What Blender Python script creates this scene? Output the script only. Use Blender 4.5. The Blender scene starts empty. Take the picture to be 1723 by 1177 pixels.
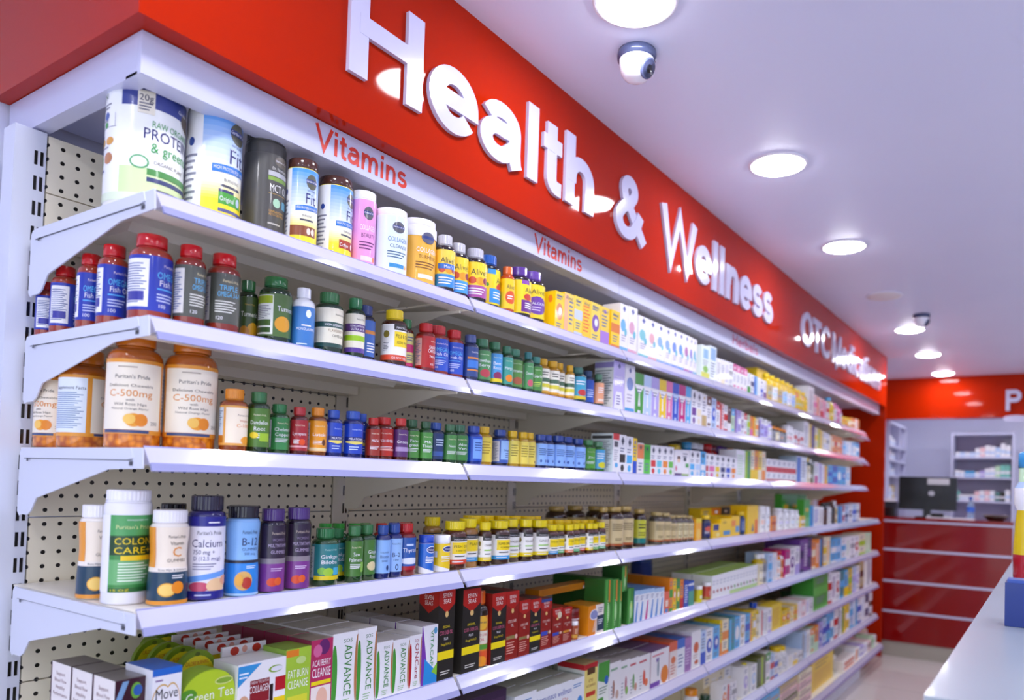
import bpy, bmesh, math, random
from mathutils import Vector, Matrix
random.seed(7)
SC = bpy.context.scene
COL = SC.collection

# ------------------------------------------------------------------ camera
IMG_W, IMG_H = 1723.0, 1177.0
CAM = Vector((-0.7176, -1.4286, 1.6373))
PITCH, ROLL, YAW = 0.02822, 0.03062, 0.57027
FPX, PPX, PPY = 1254.18, 972.06, 774.82
def cam_axes():
    cy, sy, cp, sp, cr, sr = math.cos(YAW), math.sin(YAW), math.cos(PITCH), math.sin(PITCH), math.cos(ROLL), math.sin(ROLL)
    f = Vector((cp*cy, cp*sy, sp)); r = Vector((sy, -cy, 0)); u = r.cross(f)
    return cr*r + sr*u, -sr*r + cr*u, f
CR, CU, CF = cam_axes()
cd = bpy.data.cameras.new('camera'); cam = bpy.data.objects.new('camera', cd); COL.objects.link(cam)
m = Matrix((CR, CU, -CF)).transposed().to_4x4(); m.translation = CAM
cam.matrix_world = m
cd.sensor_fit = 'HORIZONTAL'; cd.sensor_width = 36.0; cd.lens = FPX/IMG_W*36.0
cd.shift_x = (IMG_W/2-PPX)/IMG_W; cd.shift_y = (PPY-IMG_H/2)/IMG_W
cd.clip_start = 0.02
cd.dof.use_dof = True; cd.dof.focus_distance = 1.95; cd.dof.aperture_fstop = 2.1
SC.camera = cam

# ------------------------------------------------------------------ world, exposure, ceiling lamps' power
wd = bpy.data.worlds.new('world'); SC.world = wd; wd.use_nodes = True
wd.node_tree.nodes['Background'].inputs[0].default_value = (0.80, 0.88, 1.0, 1); wd.node_tree.nodes['Background'].inputs[1].default_value = 1.7
SC.view_settings.view_transform = 'Standard'; SC.view_settings.look = 'None'
SC.view_settings.exposure = 0.42; SC.view_settings.gamma = 1.0; SC.view_settings.use_curve_mapping = False
LAMP = 62.0            # emission strength of a downlight disc
LAMP_COL = (0.93, 0.94, 1.0)
SC.cycles.max_bounces = 10; SC.cycles.diffuse_bounces = 7; SC.cycles.glossy_bounces = 4; SC.cycles.transmission_bounces = 4
pl = bpy.data.lights.new('shop_front_daylight', 'AREA'); pl.shape = 'RECTANGLE'; pl.size = 3.9; pl.size_y = 2.5; pl.cycles.is_portal = True  # portal of an unseen opening added to brighten the aisle
po = bpy.data.objects.new('shop_front_daylight', pl); COL.objects.link(po); po.location = (-3.08, -2.2, 1.3); po.rotation_euler = (0, -math.pi/2, 0)
SC.cycles.caustics_reflective = False; SC.cycles.caustics_refractive = False; SC.cycles.sample_clamp_indirect = 6.0
SC.cycles.use_denoising = True

def ray(px, py):
    return CF + CR*((px-PPX)/FPX) - CU*((py-PPY)/FPX)
def at(px, py, x=None, y=None, z=None):
    d = ray(px, py)
    i, v = (0, x) if x is not None else (1, y) if y is not None else (2, z)
    return CAM + d*((v-CAM[i])/d[i])
def proj(P):
    d = Vector(P)-CAM; z = d.dot(CF)
    return PPX+FPX*d.dot(CR)/z, PPY-FPX*d.dot(CU)/z, z

# ------------------------------------------------------------------ colours
def lin(c):
    return c/12.92 if c <= 0.04045 else ((c+0.055)/1.055)**2.4
def hexc(h):
    return tuple(lin(int(h[i:i+2], 16)/255) for i in (0, 2, 4)) + (1.0,)
PAL = {'w': ('white', 'F0EFF4'), 'r': ('red', 'C81E22'), 'b': ('blue', '1F4FC4'), 'n': ('navy', '1C2560'), 'y': ('yellow', 'F2CC08'),
 'g': ('green', '3C9A3C'), 'l': ('lilac', 'B3A6E4'), 'p': ('pink', 'E26FA8'), 'o': ('orange', 'EE8A1C'), 'k': ('black', '26221F'),
 't': ('teal', '1E8A94'), 'c': ('light-blue', '4FB0E8'), 'm': ('maroon', '6E1A2A'), 'u': ('purple', '6A3A94'), 'e': ('cream', 'EFE3C4'),
 's': ('grey', '9A9AA2'), 'v': ('dark-green', '1C4A26'), 'd': ('tan', 'C8AE74'), 'i': ('lime', 'A8CC1E'), 'h': ('magenta', 'C4127C'),
 'B': ('brown', '5A2E1C'), 'O': ('olive', '5E6424'), 'q': ('pale-pink', 'F2C8CC'), 'z': ('pale-green', 'BFE0BC'), 'f': ('pale-blue', 'BCD4F4'), 'x': ('dark-grey', '45433E')}
CC = {}
def C(c):
    if isinstance(c, tuple): return c
    if c not in CC: CC[c] = hexc(PAL[c][1]) if c in PAL else hexc(c)
    return CC[c]
def cname(c): return PAL[c][0]

# ------------------------------------------------------------------ materials
MATS = {}
def mat(name, rough=0.4, coat=0.0, spec=0.5, col=None, metal=0.0, trans=0.0, emit=None, estr=0.0, sss=None):
    M = bpy.data.materials.new(name); M.use_nodes = True
    nt = M.node_tree; b = nt.nodes['Principled BSDF']
    b.inputs['Roughness'].default_value = rough; b.inputs['Metallic'].default_value = metal
    b.inputs['Specular IOR Level'].default_value = spec; b.inputs['Coat Weight'].default_value = coat; b.inputs['Coat Roughness'].default_value = 0.06
    b.inputs['Transmission Weight'].default_value = trans
    if col is None:
        a = nt.nodes.new('ShaderNodeAttribute'); a.attribute_name = 'print'; nt.links.new(a.outputs['Color'], b.inputs['Base Color'])
    else:
        b.inputs['Base Color'].default_value = C(col)
    if emit:
        b.inputs['Emission Color'].default_value = (*emit, 1); b.inputs['Emission Strength'].default_value = estr
    MATS[name] = M
    return M
mat('printed_paper', 0.33, 0.15)
mat('moulded_plastic', 0.16, 0.3)
mat('tinted_plastic', 0.08, 0.6, trans=0.25)
mat('powder_coated_steel', 0.36, 0.1, col='D5D9E8')
mat('shelf_enamel', 0.36, 0.1, col='F0EADC')  # same paint as the coated steel, warmed to stand for shade between shelves
mat('clear_price_strip', 0.10, 0.8, col='9A9CC8')
mat('rail_plastic', 0.14, 0.6, col='CBCAE0')
mat('red_acrylic', 0.05, 0.0, spec=0.11, col='AA2205')
mat('counter_red', 0.07, 0.0, spec=0.3, col='86090A')
mat('grey_laminate', 0.3, 0.1, col='9AA4AE')
mat('white_laminate', 0.28, 0.2, col='C6C8E2')
mat('white_wall_paint', 0.55, col='DADDF0')
mat('matt_white', 0.6, col='ECEAF4')
mat('letter_acrylic', 0.14, 0.3, col='C6C4E0')
mat('dark_screen', 0.2, 0.2, col='17181C')
mat('lamp_diffuser', 0.5, col='FFFFFF', emit=LAMP_COL, estr=LAMP)
mat('lamp_off', 0.5, col='E4D9DA')
mat('chrome_trim', 0.2, col='B8B0B4', metal=0.6)
mat('clear_bottle', 0.05, 0.3, col='BFD8F8', trans=0.7)
def nodes_of(name):
    nt = MATS[name].node_tree; return nt, nt.nodes['Principled BSDF']
def mix(nt, fac, a, b):
    n = nt.nodes.new('ShaderNodeMix'); n.data_type = 'RGBA'
    nt.links.new(fac, n.inputs[0])
    for i, v in ((6, a), (7, b)):
        if isinstance(v, tuple): n.inputs[i].default_value = v
        else: nt.links.new(v, n.inputs[i])
    return n.outputs[2]
def math_node(nt, op, a, b=None):
    n = nt.nodes.new('ShaderNodeMath'); n.operation = op
    for i, v in ((0, a), (1, b)):
        if v is None: continue
        if isinstance(v, (int, float)): n.inputs[i].default_value = v
        else: nt.links.new(v, n.inputs[i])
    return n.outputs[0]
# perforated back panel: round holes on a regular pitch
mat('perforated_steel', 0.4, col='F0E8D2'); nt, b = nodes_of('perforated_steel')  # warm base tone also carries the tint of the shaded interior
tc = nt.nodes.new('ShaderNodeTexCoord'); sp = nt.nodes.new('ShaderNodeSeparateXYZ'); nt.links.new(tc.outputs['Object'], sp.inputs[0])
def cell(o):
    f = math_node(nt, 'FRACT', math_node(nt, 'ADD', math_node(nt, 'DIVIDE', o, 0.032), 100.5))
    return math_node(nt, 'POWER', math_node(nt, 'SUBTRACT', f, 0.5), 2.0)
rr = math_node(nt, 'ADD', cell(sp.outputs['X']), cell(sp.outputs['Z']))
nt.links.new(mix(nt, math_node(nt, 'LESS_THAN', rr, 0.0225), C('F0E8D2'), C('1A1714')), b.inputs['Base Color'])
# tablets seen through amber plastic
mat('amber_tablets', 0.08, 0.6); nt, b = nodes_of('amber_tablets')
tc = nt.nodes.new('ShaderNodeTexCoord'); vo = nt.nodes.new('ShaderNodeTexVoronoi'); vo.inputs['Scale'].default_value = 75
nt.links.new(tc.outputs['Object'], vo.inputs['Vector'])
cr = nt.nodes.new('ShaderNodeValToRGB'); cr.color_ramp.elements[0].position = 0.15; cr.color_ramp.elements[1].position = 0.75
cr.color_ramp.elements[0].color = C('F79A22'); cr.color_ramp.elements[1].color = C('B4520A')
nt.links.new(vo.outputs['Distance'], cr.inputs[0])
sz = nt.nodes.new('ShaderNodeSeparateXYZ'); nt.links.new(tc.outputs['Object'], sz.inputs[0])
at_ = nt.nodes.new('ShaderNodeAttribute'); at_.attribute_name = 'print'
nt.links.new(mix(nt, math_node(nt, 'LESS_THAN', sz.outputs['Z'], 0.145), at_.outputs['Color'], cr.outputs[0]), b.inputs['Base Color'])
# floor tiles
mat('floor_tile', 0.16, 0.2); nt, b = nodes_of('floor_tile')
tc = nt.nodes.new('ShaderNodeTexCoord'); br = nt.nodes.new('ShaderNodeTexBrick'); nt.links.new(tc.outputs['Object'], br.inputs['Vector'])
br.offset = 0; br.inputs['Scale'].default_value = 1.0; br.inputs['Brick Width'].default_value = 0.6; br.inputs['Row Height'].default_value = 0.6
br.inputs['Mortar Size'].default_value = 0.004; br.inputs['Color1'].default_value = C('D9CFC9'); br.inputs['Color2'].default_value = C('D3C9C4'); br.inputs['Mortar'].default_value = C('A89F9C')
nt.links.new(br.outputs['Color'], b.inputs['Base Color'])
# ceiling with a faint roller texture
mat('ceiling_paint', 0.42, col='DCD9E8'); nt, b = nodes_of('ceiling_paint')
tc = nt.nodes.new('ShaderNodeTexCoord'); no = nt.nodes.new('ShaderNodeTexNoise'); no.inputs['Scale'].default_value = 1.3; nt.links.new(tc.outputs['Object'], no.inputs['Vector'])
nt.links.new(mix(nt, no.outputs[0], C('DADDF6'), C('E4E6FB')), b.inputs['Base Color'])

# ------------------------------------------------------------------ mesh builder
class MB:
    def __init__(s): s.v = []; s.f = []; s.c = []; s.sm = []; s.mi = []
    def add(s, vs, fs, col, smooth=False, mi=0):
        n = len(s.v); s.v += [tuple(q) for q in vs]
        col = C(col)
        for q in fs:
            s.f.append([i+n for i in q]); s.c.append(col); s.sm.append(smooth); s.mi.append(mi)
    def box(s, x0, x1, y0, y1, z0, z1, col='w', mi=0):
        s.add([(x0,y0,z0),(x1,y0,z0),(x1,y1,z0),(x0,y1,z0),(x0,y0,z1),(x1,y0,z1),(x1,y1,z1),(x0,y1,z1)],
              [(3,2,1,0),(4,5,6,7),(0,1,5,4),(1,2,6,5),(2,3,7,6),(3,0,4,7)], col, False, mi)
    def prism(s, pts, axis, a, b, col='w', mi=0):
        # closed outline in the plane normal to axis, extruded from a to b
        n = len(pts)
        def mk(p, t): return (t, p[0], p[1]) if axis == 'x' else (p[0], t, p[1]) if axis == 'y' else (p[0], p[1], t)
        vs = [mk(p, a) for p in pts] + [mk(p, b) for p in pts]
        fs = [tuple(range(n))[::-1], tuple(range(n, 2*n))] + [(i, (i+1) % n, n+(i+1) % n, n+i) for i in range(n)]
        s.add(vs, fs, col, False, mi)
    def lathe(s, prof, seg, cx=0, cy=0, col='w', smooth=True, ridge=0.0, cols=None, mi=0, capb=True, capt=True):
        n = len(s.v); k = len(prof)
        for r, z in prof:
            for i in range(seg):
                a = 2*math.pi*i/seg; q = r*(1-ridge*(i % 2)) if r > 0.0012 else r
                s.v.append((cx+q*math.sin(a), cy-q*math.cos(a), z))
        for j in range(k-1):
            cc = C(cols[j]) if cols else C(col)
            for i in range(seg):
                i2 = (i+1) % seg
                s.f.append([n+j*seg+i, n+j*seg+i2, n+(j+1)*seg+i2, n+(j+1)*seg+i]); s.c.append(cc); s.sm.append(smooth); s.mi.append(mi)
        if capb: s.f.append([n+i for i in range(seg)][::-1]); s.c.append(C(cols[0]) if cols else C(col)); s.sm.append(False); s.mi.append(mi)
        if capt: s.f.append([n+(k-1)*seg+i for i in range(seg)]); s.c.append(C(cols[-1]) if cols else C(col)); s.sm.append(False); s.mi.append(mi)
    def build(s, name, mats, parent=None, loc=None, rotz=0.0):
        me = bpy.data.meshes.new(name); me.from_pydata(s.v, [], s.f)
        if isinstance(mats, str): mats = [mats]
        for mm in mats: me.materials.append(MATS[mm])
        a = me.attributes.new('print', 'FLOAT_COLOR', 'CORNER')
        buf = []
        for q, c in zip(s.f, s.c): buf += list(c)*len(q)
        a.data.foreach_set('color', buf)
        me.polygons.foreach_set('use_smooth', s.sm); me.polygons.foreach_set('material_index', s.mi)
        me.update()
        o = bpy.data.objects.new(name, me); COL.objects.link(o)
        if parent: o.parent = parent
        if loc: o.location = loc
        if rotz: o.rotation_euler = (0, 0, rotz)
        return o
def tag(o, label=None, cat=None, group=None, kind=None):
    for k, v in (('label', label), ('category', cat), ('group', group), ('kind', kind)):
        if v: o[k] = v
    return o
def empty(name, loc, rotz=0.0):
    o = bpy.data.objects.new(name, None); COL.objects.link(o); o.location = loc; o.rotation_euler = (0, 0, rotz); o.empty_display_size = 0.05
    return o

# ------------------------------------------------------------------ lettering
TXT = {}
def text2d(txt):
    """flat outline mesh of a line of text: cap height 1, starting at x = 0"""
    if txt in TXT: return TXT[txt]
    cu = bpy.data.curves.new('t', 'FONT'); cu.body = txt; cu.resolution_u = 2; cu.size = 1.0
    ob = bpy.data.objects.new('t', cu); COL.objects.link(ob)
    me = ob.to_mesh()
    vs = [(v.co.x, v.co.y) for v in me.vertices]; fs = [tuple(q.vertices) for q in me.polygons]
    ob.to_mesh_clear(); bpy.data.objects.remove(ob); bpy.data.curves.remove(cu)
    if vs:
        k = 1/0.73; x0 = min(v[0] for v in vs)
        vs = [((x-x0)*k, y*k) for x, y in vs]
        w = max(v[0] for v in vs)
        # slice upright so that a long stroke can follow a round label
        bm = bmesh.new(); bv = [bm.verts.new((x, y, 0)) for x, y in vs]
        for q in fs:
            try: bm.faces.new([bv[i] for i in q])
            except ValueError: pass
        t = 0.5
        while t < w:
            bmesh.ops.bisect_plane(bm, geom=bm.verts[:]+bm.edges[:]+bm.faces[:], plane_co=(t, 0, 0), plane_no=(1, 0, 0)); t += 0.5
        bm.normal_update(); bm.verts.index_update()
        for f in bm.faces:
            if f.normal.z < 0: f.normal_flip()
        vs = [(v.co.x, v.co.y) for v in bm.verts]; fs = [tuple(v.index for v in f.verts) for f in bm.faces]; bm.free()
    else: w = 0
    TXT[txt] = (vs, fs, w)
    return TXT[txt]

# label elements: x in units of half a front panel, y as a share of the label's height
def R(x0, y0, x1, y1, c): return ('r', x0, y0, x1, y1, c)
def E(x, y, rx, ry, c): return ('e', x, y, rx, ry, c)
def T(s, x, y, h, c, w=None): return ('t', s, x, y, h, c, w)
def L(x0, y0, x1, y1, n, c): return ('l', x0, y0, x1, y1, n, c)
def fade(x0, y0, x1, y1, c0, c1, n=9):
    a, q = C(c0), C(c1)
    return [R(x0, y0+(y1-y0)*i/n, x1, y0+(y1-y0)*(i+1)/n, tuple(a[k]+(q[k]-a[k])*(i+.5)/n for k in range(4))) for i in range(n)]
def P(pts, c): return ('p', pts, c)

def print_on(mb, els, half, zlo, zhi, put, seg, hmm=None):
    """lay label elements on a surface; put(s, z, layer) turns arc length and height into a point; seg = longest straight run"""
    H = zhi-zlo; seen = []
    for e in els:
        k = e[0]
        if k in 'rl': bb = (min(e[1], e[3]), e[2], max(e[1], e[3]), e[4])
        elif k == 'e': bb = (e[1]-e[3], e[2]-e[4], e[1]+e[3], e[2]+e[4])
        elif k == 'p': bb = (min(q[0] for q in e[1]), min(q[1] for q in e[1]), max(q[0] for q in e[1]), max(q[1] for q in e[1]))
        else:
            hw_ = e[6]/2 if e[6] is not None else .4*len(e[1])*e[4]*H/half
            bb = (e[2]-hw_, e[3]-e[4]*.3, e[2]+hw_, e[3]+e[4]*1.2)
        lay = 1+max([l for l, q in seen if q[0] < bb[2]-1e-4 and bb[0] < q[2]-1e-4 and q[1] < bb[3]-1e-4 and bb[1] < q[3]-1e-4] or [0])
        seen.append((lay, bb))
        if k == 'r' or k == 'l':
            if k == 'r': rects = [e[1:5]]; c = e[5]
            else:
                _, x0, y0, x1, y1, n, c = e; st = (y1-y0)/n
                rects = []
                for i in range(n):
                    q = x0+(x1-x0)*(0.72+0.28*((i*37 % 11)/10.0)); rects.append((x0, y0+st*i+st*0.3, q, y0+st*i+st*0.72))
            for x0, y0, x1, y1 in rects:
                n = max(1, int(math.ceil(abs(x1-x0)*half/seg)))
                vs = []; fs = []
                for i in range(n+1):
                    s = (x0+(x1-x0)*i/n)*half
                    vs += [put(s, zlo+y0*H, lay), put(s, zlo+y1*H, lay)]
                    if i: fs.append((2*i-2, 2*i, 2*i+1, 2*i-1))
                mb.add(vs, fs, c, seg < 0.5)
        elif k == 'e':
            _, x, y, rx, ry, c = e; n = 16
            vs = []
            for i in range(n+1):
                t = math.pi*i/n; q = x-rx*math.cos(t); w = ry*math.sin(t)
                vs += [put(q*half, zlo+(y-w)*H, lay), put(q*half, zlo+(y+w)*H, lay)]
            mb.add(vs, [(2*i, 2*i+2, 2*i+3, 2*i+1) for i in range(n)], c, seg < 0.5)
        elif k == 'p':
            _, pts, c = e; n = len(pts)
            xs_ = sorted({round(q[0], 5) for q in pts}); x0, x1 = xs_[0], xs_[-1]
            m_ = max(1, int(math.ceil((x1-x0)*half/seg)))
            xs_ = sorted(set(xs_) | {x0+(x1-x0)*i/m_ for i in range(m_+1)}); vs = []
            for q in xs_:
                ys_ = []
                for i in range(n):
                    (ax, ay), (bx_, by_) = pts[i], pts[(i+1) % n]
                    if min(ax, bx_)-1e-6 <= q <= max(ax, bx_)+1e-6:
                        ys_ += [ay, by_] if abs(ax-bx_) < 1e-6 else [ay+(by_-ay)*(q-ax)/(bx_-ax)]
                vs += [put(q*half, zlo+min(ys_)*H, lay), put(q*half, zlo+max(ys_)*H, lay)]
            mb.add(vs, [(2*i, 2*i+2, 2*i+3, 2*i+1) for i in range(len(xs_)-1)], c, seg < 0.5)
        elif k == 't':
            _, s, x, y, h, c, w = e
            vs, fs, tw = text2d(s)
            if not vs: continue
            hh = h*H; kx = hh if w is None else w*half/tw
            mb.add([put(x*half+(vx-tw/2)*kx, zlo+y*H+vy*hh, lay) for vx, vy in vs], fs, c)

# ------------------------------------------------------------------ sign lettering drawn as even strokes (cap height 1)
def arc(cx, cy, rx, ry, a0, a1, n=16): return [(cx+rx*math.cos(math.radians(a0+(a1-a0)*i/n)), cy+ry*math.sin(math.radians(a0+(a1-a0)*i/n))) for i in range(n+1)]
def glyphs(h):
    """centre lines for a stroke of half-width h; returns letter -> (advance, strokes)"""
    x = .73; X = x-h; r = (x-2*h)/2+.01; cy = x/2
    bowl = lambda cx, rx=.245: arc(cx, cy, rx, r, 0, 360, 28)
    arch = lambda x0, x1: [(x0+.03, x*.45)]+arc((x0+.03+x1)/2, x-h-.21, (x1-x0-.03)/2, .215, 180, 0, 12)+[(x1, 0)]
    G = {}
    G['H'] = (.96, [[(.16, 0), (.16, 1)], [(.80, 0), (.80, 1)], [(.16, .53), (.80, .53)]])
    G['e'] = (.74, [[(.12, cy+.0)]+[(.62, cy+.0)]+arc(.37, cy, .25, r, 8, 322, 26)])
    G['a'] = (.74, [arc(.36, x-h-.175, .225, .18, 160, 0, 10)+[(.585, .20), (.60, .06), (.63, 0)], [(.585, .435), (.40, .405)]+arc(.31, .245, .20, .165, 100, 320, 12)+[(.585, .26)]])
    G['l'] = (.34, [[(.17, 0), (.17, 1)]]); G['i'] = (.34, [[(.17, 0), (.17, x)], [(.17, .84), (.17, 1)]])
    G['t'] = (.44, [[(.20, .93), (.20, .22)]+arc(.32, .20, .12, .12, 180, 275, 6)+[(.40, .08)], [(.03, x-h*.8), (.40, x-h*.8)]])
    G['h'] = (.74, [[(.15, 0), (.15, 1)], arch(.15, .585)]); G['n'] = (.74, [[(.15, 0), (.15, x)], arch(.15, .585)])
    G['m'] = (1.10, [[(.15, 0), (.15, x)], arch(.15, .545), arch(.545, .94)])
    G['r'] = (.47, [[(.15, 0), (.15, x)], [(.18, x*.5)]+arc(.37, x-h-.2, .19, .2, 180, 80, 8)])
    G['b'] = (.76, [[(.15, 0), (.15, 1)], bowl(.385)]); G['d'] = (.76, [[(.60, 0), (.60, 1)], bowl(.365)])
    G['o'] = (.76, [bowl(.38)]); G['c'] = (.70, [arc(.37, cy, .25, r, 38, 322, 24)])
    G['s'] = (.68, [arc(.34, x-h-.135, .20, .14, 25, 180, 10)+arc(.34, x-h-.135, .20, .14, 190, 245, 5)+[(.40, cy-.015)]+arc(.34, h+.145, .225, .15, 60, 0, 6)+arc(.34, h+.145, .225, .15, -10, -160, 10)])
    G['W'] = (1.32, [[(.05, 1), (.34, h*.6), (.66, .93), (.98, h*.6), (1.27, 1)]]); G['V'] = (.90, [[(.05, 1), (.45, h*.5), (.85, 1)]])
    G['&'] = (1.0, [[(.90, .03), (.30, .66)]+arc(.42, .78, .15, .135, 205, -30, 14)+[(.48, .62), (.24, .46)]+arc(.36, .27, .235, .195, 130, 330, 14)+[(.70, .34), (.76, .47)]])
    G['O'] = (1.06, [arc(.53, .5, .40, .5-h+.01, 0, 360, 36)]); G['C'] = (1.0, [arc(.53, .5, .40, .5-h+.01, 42, 318, 30)])
    G['T'] = (.84, [[(.42, 0), (.42, 1)], [(.03, 1-h), (.81, 1-h)]]); G['M'] = (1.14, [[(.16, 0), (.16, 1)], [(.16, .96), (.57, .05), (.98, .96)], [(.98, 0), (.98, 1)]])
    G['P'] = (.88, [[(.16, 0), (.16, 1)], [(.16, 1-h), (.50, 1-h)]+arc(.50, .70, .23, .30-h, 90, -90, 12)+[(.16, .40+h)]])
    G[' '] = (.36, [])
    return G
def ribbon(pts, h):
    """outline quads along a centre line, mitred"""
    n = len(pts); closed = math.hypot(pts[0][0]-pts[-1][0], pts[0][1]-pts[-1][1]) < 1e-4
    Lf, Rt = [], []
    for i in range(n):
        a = pts[i-1] if i else (pts[-2] if closed else None); c = pts[i+1] if i < n-1 else (pts[1] if closed else None); p = pts[i]
        def nr(u, v):
            d = math.hypot(v[0]-u[0], v[1]-u[1]) or 1e-9; return (-(v[1]-u[1])/d, (v[0]-u[0])/d)
        if a is None: m = nr(p, c); k = 1
        elif c is None: m = nr(a, p); k = 1
        else:
            n1, n2 = nr(a, p), nr(p, c); m = (n1[0]+n2[0], n1[1]+n2[1]); d = math.hypot(*m) or 1e-9; m = (m[0]/d, m[1]/d)
            k = min(2.2, 1/max(.3, m[0]*n1[0]+m[1]*n1[1]))
        Lf.append((p[0]+m[0]*h*k, p[1]+m[1]*h*k)); Rt.append((p[0]-m[0]*h*k, p[1]-m[1]*h*k))
    return Lf, Rt
def stroke_word(word, xa, xb, h):
    """yields (letter, left, right lists of ribbons) with x mapped on xa..xb"""
    G = glyphs(h); tot = sum(G[c][0] for c in word)
    lo = min(p[0] for st in G[word[0]][1] for p in st)-h; hi = tot-G[word[-1]][0]+max(p[0] for st in G[word[-1]][1] for p in st)+h
    k = (xb-xa)/(hi-lo); cur = 0
    for c in word:
        w, sts = G[c]; rib = []
        for st in sts:
            Lf, Rt = ribbon(st, h)
            rib.append(([(xa+(cur+x-lo)*k, y) for x, y in Lf], [(xa+(cur+x-lo)*k, y) for x, y in Rt]))
        cur += w
        if rib: yield c, rib

# ------------------------------------------------------------------ room
CEIL = 2.981
FY = 0.010                      # red fascia plane
def slab(name, x0, x1, y0, y1, z0, z1, mt, kind='structure', col='w'):
    b = MB(); b.box(x0, x1, y0, y1, z0, z1, col); return tag(b.build(name, mt), kind=kind)
slab('floor', -3.2, 11.2, -4.6, 0.76, -0.1, 0.0, 'floor_tile')
slab('ceiling', -3.2, 11.2, -4.6, 0.76, CEIL, CEIL+0.1, 'ceiling_paint')
slab('wall_back', -3.2, 11.2, 0.66, 0.76, 0.0, CEIL, 'white_wall_paint')
slab('wall_far', 11.0, 11.2, -4.6, 0.66, 0.0, CEIL, 'white_wall_paint')
slab('wall_front', -3.2, 11.0, -4.6, -4.45, 0.0, CEIL, 'white_wall_paint')
b = MB(); b.box(-3.2, -3.0, -4.45, -4.2, 0, CEIL); b.box(-3.2, -3.0, -0.2, 0.66, 0, CEIL); b.box(-3.2, -3.0, -4.2, -0.2, 2.6, CEIL)      # unseen opening added behind the camera to let in sky light
tag(b.build('wall_rear', 'white_wall_paint'), kind='structure')
# red bulkhead above the shelves: front face, end face, underside
END_X = 7.20
slab('trim_1', -0.028, END_X+0.04, FY, 0.655, 2.482, CEIL, 'red_acrylic')
slab('trim_2', END_X, END_X+0.04, FY, 0.655, 0.0, 2.482, 'red_acrylic')      # red end panel closing the run
slab('trim_3', 8.8, 8.95, -4.45, 0.655, 2.50, CEIL, 'red_acrylic')           # red band over the dispensary opening
# raised lettering on the bulkhead
def sign(words, z, cap, plane, depth, label, axis='x', h=.098):
    """words: (text, near end, far end) along the wall"""
    s0 = words[0][1]
    root = empty('raised_sign', (s0, plane, z) if axis == 'x' else (plane, s0, z)); tag(root, label, 'sign')
    for word, xa, xb in words:
        for ch, rib in stroke_word(word, abs(xa-s0), abs(xb-s0), h):
            mb = MB()
            for q, (Lf, Rt) in enumerate(rib):
                n = len(Lf); d0 = -0.0002*(q+1); d1 = -depth-0.0004*q
                def pt(p, d, m=0): return (p[0], d, p[1]*cap) if axis == 'x' else (d, -p[0], p[1]*cap)
                V = [pt(p, d1-.00006*m) for m, p in enumerate(Lf)]+[pt(p, d1-.00006*m) for m, p in enumerate(Rt)]+[pt(p, d0) for p in Lf]+[pt(p, d0) for p in Rt]; F = []
                for i in range(n-1):
                    F += [(n+i, n+i+1, i+1, i), (i, i+1, 2*n+i+1, 2*n+i), (n+i+1, n+i, 3*n+i, 3*n+i+1)]
                F += [(0, 2*n, 3*n, n), (2*n-1, 4*n-1, 3*n-1, n-1)]
                mb.add(V, F, 'w')
            mb.build('letter', 'letter_acrylic', root)
    return root
def sx(px, py): return at(px, py, y=FY-.012).x
sign([('Health', 0.445, sx(998, 355)), ('&', sx(1036, 370), sx(1089, 410)), ('Wellness', sx(1112, 400), 3.608)], 2.602, 0.2445, FY, 0.012, 'large white raised letters reading Health & Wellness on the red fascia')
sign([('OTC', 4.22, sx(1397, 585)), ('Medications', sx(1402, 580), 6.88)], 2.602, 0.230, FY, 0.012, 'white raised letters reading OTC Medications at the far end of the red fascia')
PZ0, PZ1 = at(1696, 691, x=8.8), at(1696, 656, x=8.8)
sign([('P', PZ0.y+.02, PZ0.y-.13)], PZ0.z, PZ1.z-PZ0.z, 8.8, 0.03, 'single white raised letter P on the red band above the dispensary', 'y')
b = MB()
n = 24; b.prism([(PZ0.y-0.08+0.13*math.cos(2*math.pi*i/n), PZ0.z-0.085+0.035*math.sin(2*math.pi*i/n)) for i in range(n)], 'x', 8.78, 8.7999)
tag(b.build('oval_emblem', 'letter_acrylic'), 'white oval emblem below the letter P on the red band', 'emblem')

# white canopy over the top shelf
can = empty('shelf_canopy', (0.004, 0.058, 2.397)); tag(can, 'white box canopy with red category words running above the top shelf', 'canopy')
CX0, CX1, CY, CZ0, CZ1 = 0.004, 7.15, 0.058, 2.397, 2.480
cuts = [CX0, 1.87, 3.72, 5.57, CX1]
for i in range(4):
    b = MB(); a, c = cuts[i]-CX0+(0.0015 if i else 0), cuts[i+1]-CX0-0.0015
    b.prism([(0, 0), (0.055, 0), (0.055, 0.006), (0.012, 0.006), (0.012, CZ1-CZ0), (0, CZ1-CZ0)], 'x', a, c)
    b.build('front_board', 'white_laminate', can)
b = MB(); b.box(0, 0.012, 0.0125, 0.59, 0.0002, CZ1-CZ0); b.box(0.0121, 0.035, 0.0555, 0.59, 0.0002, 0.006)
b.build('end_board', 'white_laminate', can)
b = MB(); b.box(0.013, CX1-CX0, 0.013, 0.59, CZ1-CZ0-0.012, CZ1-CZ0-0.001, 's'); b.build('soffit', 'white_laminate', can)
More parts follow.
